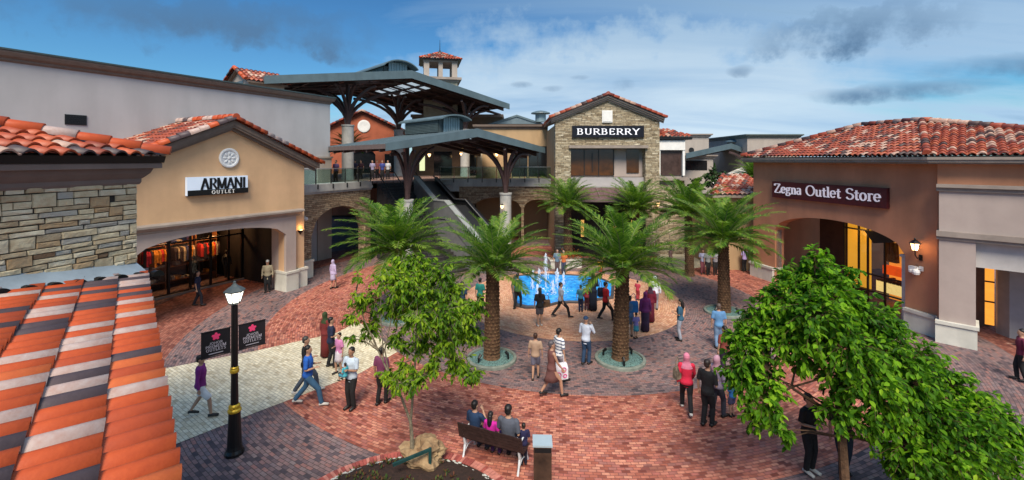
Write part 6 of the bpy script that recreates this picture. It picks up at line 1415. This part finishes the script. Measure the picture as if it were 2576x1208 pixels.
    def rem(ob, v, sm=3):
        m = ob.modifiers.new('remesh', 'REMESH'); m.mode = 'VOXEL'; m.voxel_size = v; m.use_smooth_shade = True
        s = ob.modifiers.new('smooth', 'SMOOTH'); s.factor = .5; s.iterations = sm
    sk = skin if skinc is None else mat('skin_%s' % str(skinc), skinc, .55, .05, 4)
    bd = mb.build('body', sk, o); rem(bd, vox*.75 if near else vox*.8, 2)
    mb = MB(); [mb.ell(HQ(sd*.017, .049, .928), (.0055*h, .004*h, .0035*h), 6, 4) for sd in (-1, 1)]; mb.build('eyes', eyem, o)
    # ---- clothes
    tc_, tk = top_[0], top_[1]; bc, bk = bottom[0], bottom[1]
    tm = tc_ if not isinstance(tc_, tuple) else cloth(tc_); bm_ = bc if not isinstance(bc, tuple) else cloth(bc)
    if bk in ('trousers', 'shorts', 'none'):
        if bk != 'none':
            mb = MB(); mb.rings([ring(z, w*1.10, d*1.14, y) for z, w, d, y in [(.455, .06, .05, 0), (.50, hw, .066, -.006), (.54, hw, .068, -.006), (.585, ww*1.05, .058, 0)]])
            for hip, kn, ank, toe, heel in legs:
                if bk == 'trousers': mb.tube([hip, hip.lerp(kn, .5), kn, kn.lerp(ank, .5), ank+V_(0, 0, -.008)], [.058*h, .053*h, .042*h, .039*h, .035*h], 12)
                else: mb.tube([hip, hip.lerp(kn, .5), kn+V_(0, 0, .02 if sit is None else 0)], [.058*h, .056*h, .052*h], 12)
            rem(mb.build(bk if bk == 'shorts' else 'trousers', bm_, o), vox, 2)
    if bk in ('skirt', 'robe'):
        zt_ = .60; zb_ = .30 if bk == 'skirt' else .035; mb = MB(); m = 20
        def fr_(z, w, d, y=0):
            c = T(0, y, z) if z > .45 else V_(0, y, z); return [c+V_(w*(1+.06*math.sin(a*5+z*9))*math.cos(a), d*(1+.06*math.sin(a*5+z*9))*math.sin(a), 0) for a in [2*math.pi*k/m for k in range(m)]]
        mb.rings([fr_(zb_, .108+abs(stride)*.05, .092+abs(stride)*.28), fr_((zb_+.45)/2, .10, .086+abs(stride)*.12), fr_(.50, hw*1.12, .078), fr_(zt_, ww*1.12, .062)]); mb.build(bk, bm_, o, shade=True)
    tl = top_len; mb = MB(); prof = [(z, w*1.13+.004, d*1.17+.004, y) for z, w, d, y in torso if z >= tl and z < .83]; prof = [(tl-.01, prof[0][1]*1.05, prof[0][2]*1.06, prof[0][3])]+prof+[(.838, .042, .040, -.003)]
    mb.rings([ring(z, w, d, y) for z, w, d, y in prof])
    for (sh, el, wr), sd in zip(al, (-1, 1)):
        if tk == 'none': continue
        mb.ell(sh-V_(sd*.006, 0, .002), (.038*h, .038*h, .036*h), 10, 6)
        if tk == 'short': mb.tube([sh, sh.lerp(el, .85)], [.036*h, .034*h], 12)
        else: mb.tube([sh, el, el.lerp(wr, .5), wr], [.036*h, .029*h, .026*h, .023*h], 12)
    rem(mb.build('shirt' if bk != 'robe' else 'robe_top', tm, o), vox, 2)
    # ---- head covering
    hm = hairm if headc is None else (cloth(headc) if head in ('hijab', 'cap') else mat('hair_%s' % str(headc), headc, .5, .2, 20))
    mb = MB()
    if head in ('short', 'long', 'bun'):
        mb.ell(HQ(0, -.010, .957), (.0495*h, .058*h, .050*h), 14, 10); mb.ell(HQ(0, -.030, .925), (.044*h, .036*h, .042*h), 12, 8)
        if head == 'long': mb.tube([HQ(0, -.035, .94), HQ(0, -.052, .87), HQ(0, -.058, .80), HQ(0, -.055, .75)], [.045*h, .046*h, .042*h, .02*h], 12)
        if head == 'bun': mb.ell(HQ(0, -.068, .965), (.024*h,)*3, 8, 6)
        nm = 'hair'
    elif head == 'hijab':
        mb.rings([[hc+Rz @ (q-hc) for q in ring(z, w, d, y)] for z, w, d, y in [(.75, .105, .075, .0), (.80, .098, .07, .0), (.84, .062, .058, .0), (.87, .050, .052, -.004), (.90, .050, .056, -.010), (.94, .053, .060, -.014), (.975, .047, .055, -.010), (1.0, .025, .03, -.006), (1.008, .004, .004, -.006)]]); nm = 'headscarf'
    elif head == 'cap':
        mb.ell(HQ(0, -.006, .962), (.050*h, .058*h, .045*h), 14, 10); mb.tube([HQ(0, .03, .955), HQ(0, .085, .948)], [.040*h, .030*h], 10, flat=.2); nm = 'cap'
    ob = mb.build(nm, hm, o); rem(ob, vox*.8, 2)
    mb_ = MB()
    sm_ = shoes or shoem
    for hip, kn, ank, toe, heel in legs:
        mb = MB(); mb.tube([heel+V_(0, -.006, 0), ank-V_(0, 0, .020), toe+V_(0, .008, .002)], [.025*h, .029*h, .021*h], 10, flat=.85); mb.build('shoe', sm_, o, shade=True)
    return o
NAVY, BLK, DEN, WHT, KH = (.012,.018,.05), (.012,.012,.014), (.05,.10,.20), (.62,.64,.68), (.35,.30,.20)
def F(x, y): p = G(x, y); return (p.x, p.y, .022)
striped = cloth((.66,.68,.70), (.06,.08,.16), True)
# nearest first
person('woman walking in purple top and white shorts below the left lamp banner', F(505,1050), -72, 1.66, .17, 1, ('down','down'), ((.20,.02,.19),'long'), ((.66,.68,.70),'shorts'), 'short', near=True, fem=True, top_len=.47)
person('man striding in blue t-shirt and jeans over the cream path', F(775,1022), -78, 1.70, .24, 1, ('bent','bent'), ((.02,.12,.50),'short'), ((.035,.10,.19),'trousers'), 'short', shoes=wshoe, near=True, top_len=.47)
person('man in black shirt walking behind the man in blue', F(770,992), -72, 1.70, .20, -1, ('down','bent'), (BLK,'short'), ((.06,.08,.11),'trousers'), 'short', headc=(.05,.045,.04), shoes=wshoe)
person('man in pale blue shirt and black trousers carrying a baby', F(884,1028), 160, 1.68, .0, 1, ('hold','hold'), ((.46,.55,.66),'short'), (BLK,'trousers'), 'short', near=True, top_len=.46, skinc=(.30,.16,.10))
p_ = F(884,1028); person('baby in teal clothes held against the pale blue shirt', (p_[0]-.10, p_[1]-.20, .86), 60, .72, 0, 1, ('bent','bent'), ((.06,.36,.45),'short'), ((.05,.20,.28),'shorts'), 'short', sit=.12, near=True)
person('man in navy polo beside the girl in pink', F(833,925), -60, 1.66, .06, 1, ('down','bent'), (NAVY,'short'), (BLK,'trousers'), 'short')
person('woman in long maroon robe left of the navy polo man', F(818,900), -30, 1.58, .0, 1, ('down','down'), ((.16,.02,.02),'long'), ((.14,.015,.015),'robe'), 'hijab', headc=(.03,.05,.015), fem=True)
person('girl in pink dress and white skirt on the cream path tip', F(853,940), 150, 1.30, .05, 1, ('down','bent'), ((.55,.20,.40),'short'), ((.60,.55,.60),'skirt'), 'short', fem=True)
person('person in black trousers half hidden by the slender tree', F(960,1018), -20, 1.60, .06, 1, ('down','down'), ((.20,.05,.12),'short'), (BLK,'trousers'), 'short')
person('couple: woman in bright red top and pink headscarf walking', F(1727,1040), -15, 1.64, .20, -1, ('down','swing+'), ((.62,.02,.06),'long'), (BLK,'trousers'), 'hijab', headc=(.62,.20,.30), shoes=wshoe, near=True, fem=True, top_len=.46)['label'] = 'woman in bright red top and pink headscarf walking with black trousers'
person('man in black shirt and black trousers right of the red-topped woman', F(1780,1073), -50, 1.72, .04, 1, ('down','bent'), (BLK,'short'), (BLK,'trousers'), 'short', headc=(.03,.02,.018), near=True)
person('woman with pale pink scarf behind the man in black', F(1804,1052), -60, 1.66, .10, 1, ('down','down'), ((.30,.25,.35),'long'), ((.05,.05,.07),'trousers'), 'hijab', headc=(.55,.30,.38), fem=True)
person('small child in blue and white hat at the edge of the big tree crown', F(1842,1050), 20, 1.05, .0, 1, ('down','down'), ((.04,.20,.55),'short'), ((.1,.1,.2),'shorts'), 'cap', headc=(.60,.72,.85))
person('man in black beneath the big tree, left one with white shoes', F(2035,1190), -160, 1.72, .0, 1, ('bent','bent'), (BLK,'short'), (BLK,'trousers'), 'short', shoes=wshoe, near=True)
person('man in dark jeans beneath the big tree, beside its trunk', F(2122,1196), 165, 1.74, .08, 1, ('bent','down'), ((.02,.018,.02),'short'), ((.015,.03,.055),'trousers'), 'short', near=True)
person('person in maroon at the right edge of the brick paving', F(2570,960), 60, 1.62, .05, 1, ('down','bent'), ((.16,.02,.05),'short'), (BLK,'trousers'), 'short')
# middle of the plaza
person('woman in sleeveless brown dress with grey hair on the dark ring', F(1388,1000), -72, 1.64, .20, 1, ('down','swing+'), ((.15,.06,.055),'none'), ((.13,.055,.05),'skirt'), 'short', headc=(.09,.08,.09), near=True, fem=True)
person('man in white shirt with dark horizontal stripes', F(1407,962), -60, 1.66, .10, 1, ('down','down'), (striped,'short'), ((.30,.28,.33),'trousers'), 'short', near=True, top_len=.45)
person('boy in tan top with brown hair walking left of the grey-haired woman', F(1347,955), -10, 1.45, .08, 1, ('down','down'), ((.35,.24,.17),'short'), ((.14,.14,.2),'shorts'), 'short', headc=(.04,.018,.012))
person('person in blue cap, pale shirt and jeans holding a phone', F(1474,918), -40, 1.62, .04, 1, ('bent','up'), ((.52,.58,.70),'long'), ((.02,.05,.11),'trousers'), 'cap', headc=(.03,.07,.16), near=True, top_len=.44)
person('woman in black top and grey shorts with shoulder bag at the pool', F(1358,822), 5, 1.60, .03, 1, ('down','bent'), (BLK,'short'), ((.09,.09,.11),'shorts'), 'long', fem=True, shoes=wshoe)
person('man striding in dark trousers and faded pale top at the pool rim', F(1411,800), -80, 1.55, .26, 1, ('down','down'), ((.30,.34,.42),'short'), (BLK,'trousers'), 'short')
person('man in green shirt at the left end of the pool', F(1302,777), -30, 1.62, .12, 1, ('down','down'), ((.04,.10,.03),'short'), (BLK,'trousers'), 'short')
person('child in teal at the pool rim left of the tall woman in black', F(1461,786), -10, 1.22, .0, 1, ('down','bent'), ((.03,.14,.20),'short'), (NAVY,'trousers'), 'short')
person('child in red leaning at the pool rim left of the tall woman in black', F(1476,782), -20, 1.18, .0, 1, ('down','bent'), ((.30,.03,.04),'long'), ((.08,.02,.03),'trousers'), 'short')
person('tall woman in long black robe at the pool rim', F(1492,783), 5, 1.74, .0, 1, ('down','bent'), ((.012,.016,.03),'long'), ((.010,.014,.028),'robe'), 'hijab', headc=(.012,.014,.02), fem=True)
person('man in red top walking right along the pool', F(1524,808), -75, 1.68, .20, 1, ('down','down'), ((.55,.02,.02),'short'), (BLK,'trousers'), 'short')
person('person with blue backpack just right of the central palm trunk', F(1584,850), -10, 1.62, .05, 1, ('down','down'), ((.08,.16,.30),'short'), ((.15,.2,.26),'shorts'), 'short')
person('woman in long purple patterned robe on the orange circle', F(1623,836), 0, 1.60, .0, 1, ('down','down'), ((.12,.02,.12),'long'), (cloth((.05,.02,.07), (.012,.012,.03)),'robe'), 'hijab', headc=(.14,.015,.11), fem=True)
person('woman in maroon with dark headscarf behind the purple robe', F(1636,812), -10, 1.62, .0, 1, ('down','down'), ((.16,.01,.03),'long'), ((.13,.01,.03),'robe'), 'hijab', headc=(.05,.02,.04), fem=True)
person('small child in lilac and blue beside the purple-robed woman', F(1600,853), 10, 1.00, .03, 1, ('down','down'), ((.22,.20,.50),'short'), ((.05,.30,.42),'skirt'), 'short')
person('small child in red standing alone on the orange circle', F(1604,757), -40, .98, .03, 1, ('down','down'), ((.42,.04,.07),'short'), ((.28,.03,.04),'trousers'), 'short')
person('person in white blowing shirt behind the maroon woman', F(1648,782), -20, 1.58, .06, 1, ('down','down'), ((.62,.66,.75),'long'), ((.25,.25,.3),'trousers'), 'hijab', headc=(.62,.66,.75))
person('woman in denim-blue top with long black hair on the dark ring', F(1711,858), 55, 1.58, .03, 1, ('bent','bent'), ((.03,.10,.17),'short'), ((.33,.36,.44),'trousers'), 'long', fem=True)
person('person in light blue shirt in front of the tall palm ring', F(1808,878), -10, 1.64, .03, 1, ('down','down'), ((.10,.24,.46),'short'), ((.16,.26,.42),'trousers'), 'short', headc=(.1,.07,.06))
person('person in dark red beside the left edge of the big tree crown', F(1822,945), 20, 1.58, .05, 1, ('down','down'), ((.18,.04,.03),'short'), ((.02,.01,.03),'trousers'), 'long')
person('woman in teal top behind the left palm trunk', F(1208,790), -20, 1.60, .03, 1, ('down','bent'), ((.02,.22,.20),'short'), (BLK,'trousers'), 'short', fem=True)
person('person in orange top on the far side of the pool', F(1418,692), 150, 1.50, .0, 1, ('down','down'), ((.60,.14,.03),'short'), ((.05,.05,.08),'trousers'), 'short')
person('person in grey-blue top on the far side of the pool, left of the orange top', F(1402,691), 170, 1.52, .0, 1, ('bent','down'), ((.14,.20,.24),'short'), ((.10,.06,.05),'trousers'), 'short')
person('child in yellow and orange at the far right end of the pool', F(1510,700), 170, 1.15, .0, 1, ('down','down'), ((.65,.30,.03),'short'), ((.3,.04,.03),'shorts'), 'short')
person('person in dark blue top just left of the left palm trunk', F(1163,800), -30, 1.58, .04, 1, ('down','bent'), ((.02,.05,.10),'short'), ((.02,.03,.05),'trousers'), 'short')
# left, by the stores
person('guard in long khaki shirt and pale cap by the arcade pier', F(673,735), -160, 1.66, .04, 1, ('down','down'), (KH,'long'), (BLK,'trousers'), 'cap', headc=(.42,.42,.40), top_len=.40)
person('man in navy walking past the dark shop window', F(497,770), -70, 1.66, .12, 1, ('down','down'), (NAVY,'short'), ((.02,.02,.03),'trousers'), 'short')
person('woman in pale lavender left of the dense palm', F(838,727), -30, 1.55, .06, 1, ('down','down'), ((.44,.36,.55),'long'), ((.40,.36,.50),'skirt'), 'hijab', headc=(.4,.34,.5), fem=True)
# far side
person('person striding in checked top before the cream path', F(1687,681), 60, 1.55, .16, 1, ('bent','down'), (cloth((.45,.30,.27), (.12,.06,.06)),'short'), ((.06,.06,.07),'trousers'), 'short')
person('far group: person in pale blue left', F(1768,690), 160, 1.50, .05, 1, ('down','bent'), ((.40,.42,.60),'short'), ((.18,.05,.07),'trousers'), 'short')['label'] = 'person in pale blue top just right of the farther palm trunk'
person('x', F(1781,692), 180, 1.52, .05, 1, ('down','down'), ((.25,.27,.27),'short'), (BLK,'trousers'), 'short')['label'] = 'person in grey top, black trousers, middle of the far group'
person('x', F(1799,692), 170, 1.54, .05, 1, ('down','bent'), (cloth((.40,.40,.44), (.12,.12,.15)),'short'), (BLK,'trousers'), 'short')['label'] = 'person in mottled grey shirt just left of the tall palm trunk'
person('person in lavender shirt and black trousers by the brown store pier', F(1873,684), 10, 1.50, .0, 1, ('bent','bent'), ((.42,.32,.60),'short'), (BLK,'trousers'), 'short')
person('person in all dark clothes left of the lavender shirt', F(1850,660), 0, 1.50, .0, 1, ('down','down'), ((.05,.02,.02),'short'), (BLK,'trousers'), 'short')
# upper deck
for x, d, c, lab in ((845, 33, (.12,.08,.20), 'person in violet top on the deck beside the pale wall'), (893, 38, (.03,.03,.07), 'person in dark top before the lit poster on the deck'), (908, 38.5, (.05,.02,.03), 'person in black right of the lit poster viewer'), (937, 37, (.28,.26,.42), 'person in lavender shirt in the deck crowd'), (962, 36.5, (.04,.06,.25), 'person in deep blue shirt in the deck crowd'), (976, 38, (.50,.52,.56), 'person in white shirt at the right of the deck crowd'), (949, 40, (.30,.10,.10), 'person in red shirt behind the deck crowd')):
    person(lab, ((x-1288)/FP*d, d, 5.252), 170, 1.62, .03, 1, ('down', 'bent'), (c, 'short'), (BLK, 'trousers'), 'short', group='people on the upper deck')
# on the bench, facing away
bm_ = Matrix.Translation(BN.location) @ Matrix.Rotation(BN.rotation_euler.z, 4, 'Z')
def seat(x, y=.17): q = bm_ @ Vector((x, y, 0)); return (q.x, q.y, 0)
bz = math.degrees(BN.rotation_euler.z)
person('woman in navy sleeveless top seated at the left end of the bench', seat(.25), bz-6, 1.60, 0, 1, ('lap','up'), ((.012,.035,.09),'short'), ((.03,.04,.07),'trousers'), 'short', sit=.455, near=True, fem=True, group='family on the bench')
person('girl in magenta top seated in the middle of the bench', seat(.66), bz, 1.28, 0, 1, ('lap','lap'), ((.52,.015,.30),'short'), ((.05,.02,.10),'trousers'), 'long', sit=.455, near=True, fem=True, group='family on the bench')
person('man in grey t-shirt seated at the right end of the bench', seat(1.10), bz+4, 1.76, 0, 1, ('lap','bent'), ((.075,.085,.115),'short'), ((.02,.02,.04),'trousers'), 'short', sit=.455, near=True, group='family on the bench')
person('toddler in dark navy at the bench arm beside the grey man', seat(1.40, .34), bz+30, .95, 0, 1, ('bent','bent'), ((.015,.015,.06),'short'), ((.01,.012,.03),'trousers'), 'short', near=True, headc=(.02,.015,.012), group='family on the bench')
# things carried
def bag(label, loc, s, c, kind='handbag', rz=0):
    o = empty(kind, loc, R(rz), label, kind.replace('_', ' ')); mb = MB(); w, d, hh = s
    mb.rings([[(-w*q, -d*q2, z), (w*q, -d*q2, z), (w*q, d*q2, z), (-w*q, d*q2, z)] for z, q, q2 in ((0, .42, .4), (.03*hh, .5, .5), (hh*.7, .5, .5), (hh, .46, .25))]); bd = mb.build('body', c, o)
    mb = MB(); mb.tube([(-w*.3, 0, hh*.97), (-w*.26, 0, hh*1.5), (0, 0, hh*1.75), (w*.26, 0, hh*1.5), (w*.3, 0, hh*.97)], .012, 6); mb.build('strap', c, o); return o
q = F(1403, 985); bag('white shopping bag with pink rings carried by the brown-dressed woman', (q[0]+.05, q[1]-.1, .42), (.46, .20, .46), cloth((.66,.62,.68), (.60,.62,.66)), 'shopping_bag', 20)
o = bpy.data.objects[[x.name for x in bpy.data.objects if x.name.startswith('shopping_bag')][0]]; mb = MB(); 
for (cx_, cz_, r_) in ((-.10, .16, .09), (.08, .30, .07), (.12, .12, .05)): mb.tube([(cx_+r_*math.cos(a), -.108, cz_+r_*math.sin(a)) for a in [2*math.pi*k/12 for k in range(13)]], .014, 5)
mb.build('print', mat('pink_print', (.6,.04,.22), .6), o)
q = F(1368, 818); bag('brown shoulder bag of the woman in black top', (q[0]+.12, q[1], .78), (.30, .14, .28), cloth((.10,.055,.03)), 'handbag', 0)
q = F(1592, 846); b_ = bag('bright blue backpack beside the central palm trunk', (q[0]-.02, q[1]-.16, 1.0), (.34, .2, .42), cloth((.02,.15,.42)), 'backpack', 0)
q = F(1512, 806); bag('black backpack on the man in red', (q[0]-.02, q[1], 1.02), (.22, .2, .38), cloth((.015,.015,.03)), 'backpack', 15)
q = F(1712, 1036); bag('cream and black bag on the back of the red-topped woman', (q[0]-.10, q[1]-.03, .92), (.20, .14, .34), cloth((.30,.26,.18), (.03,.02,.02)), 'handbag', 30)
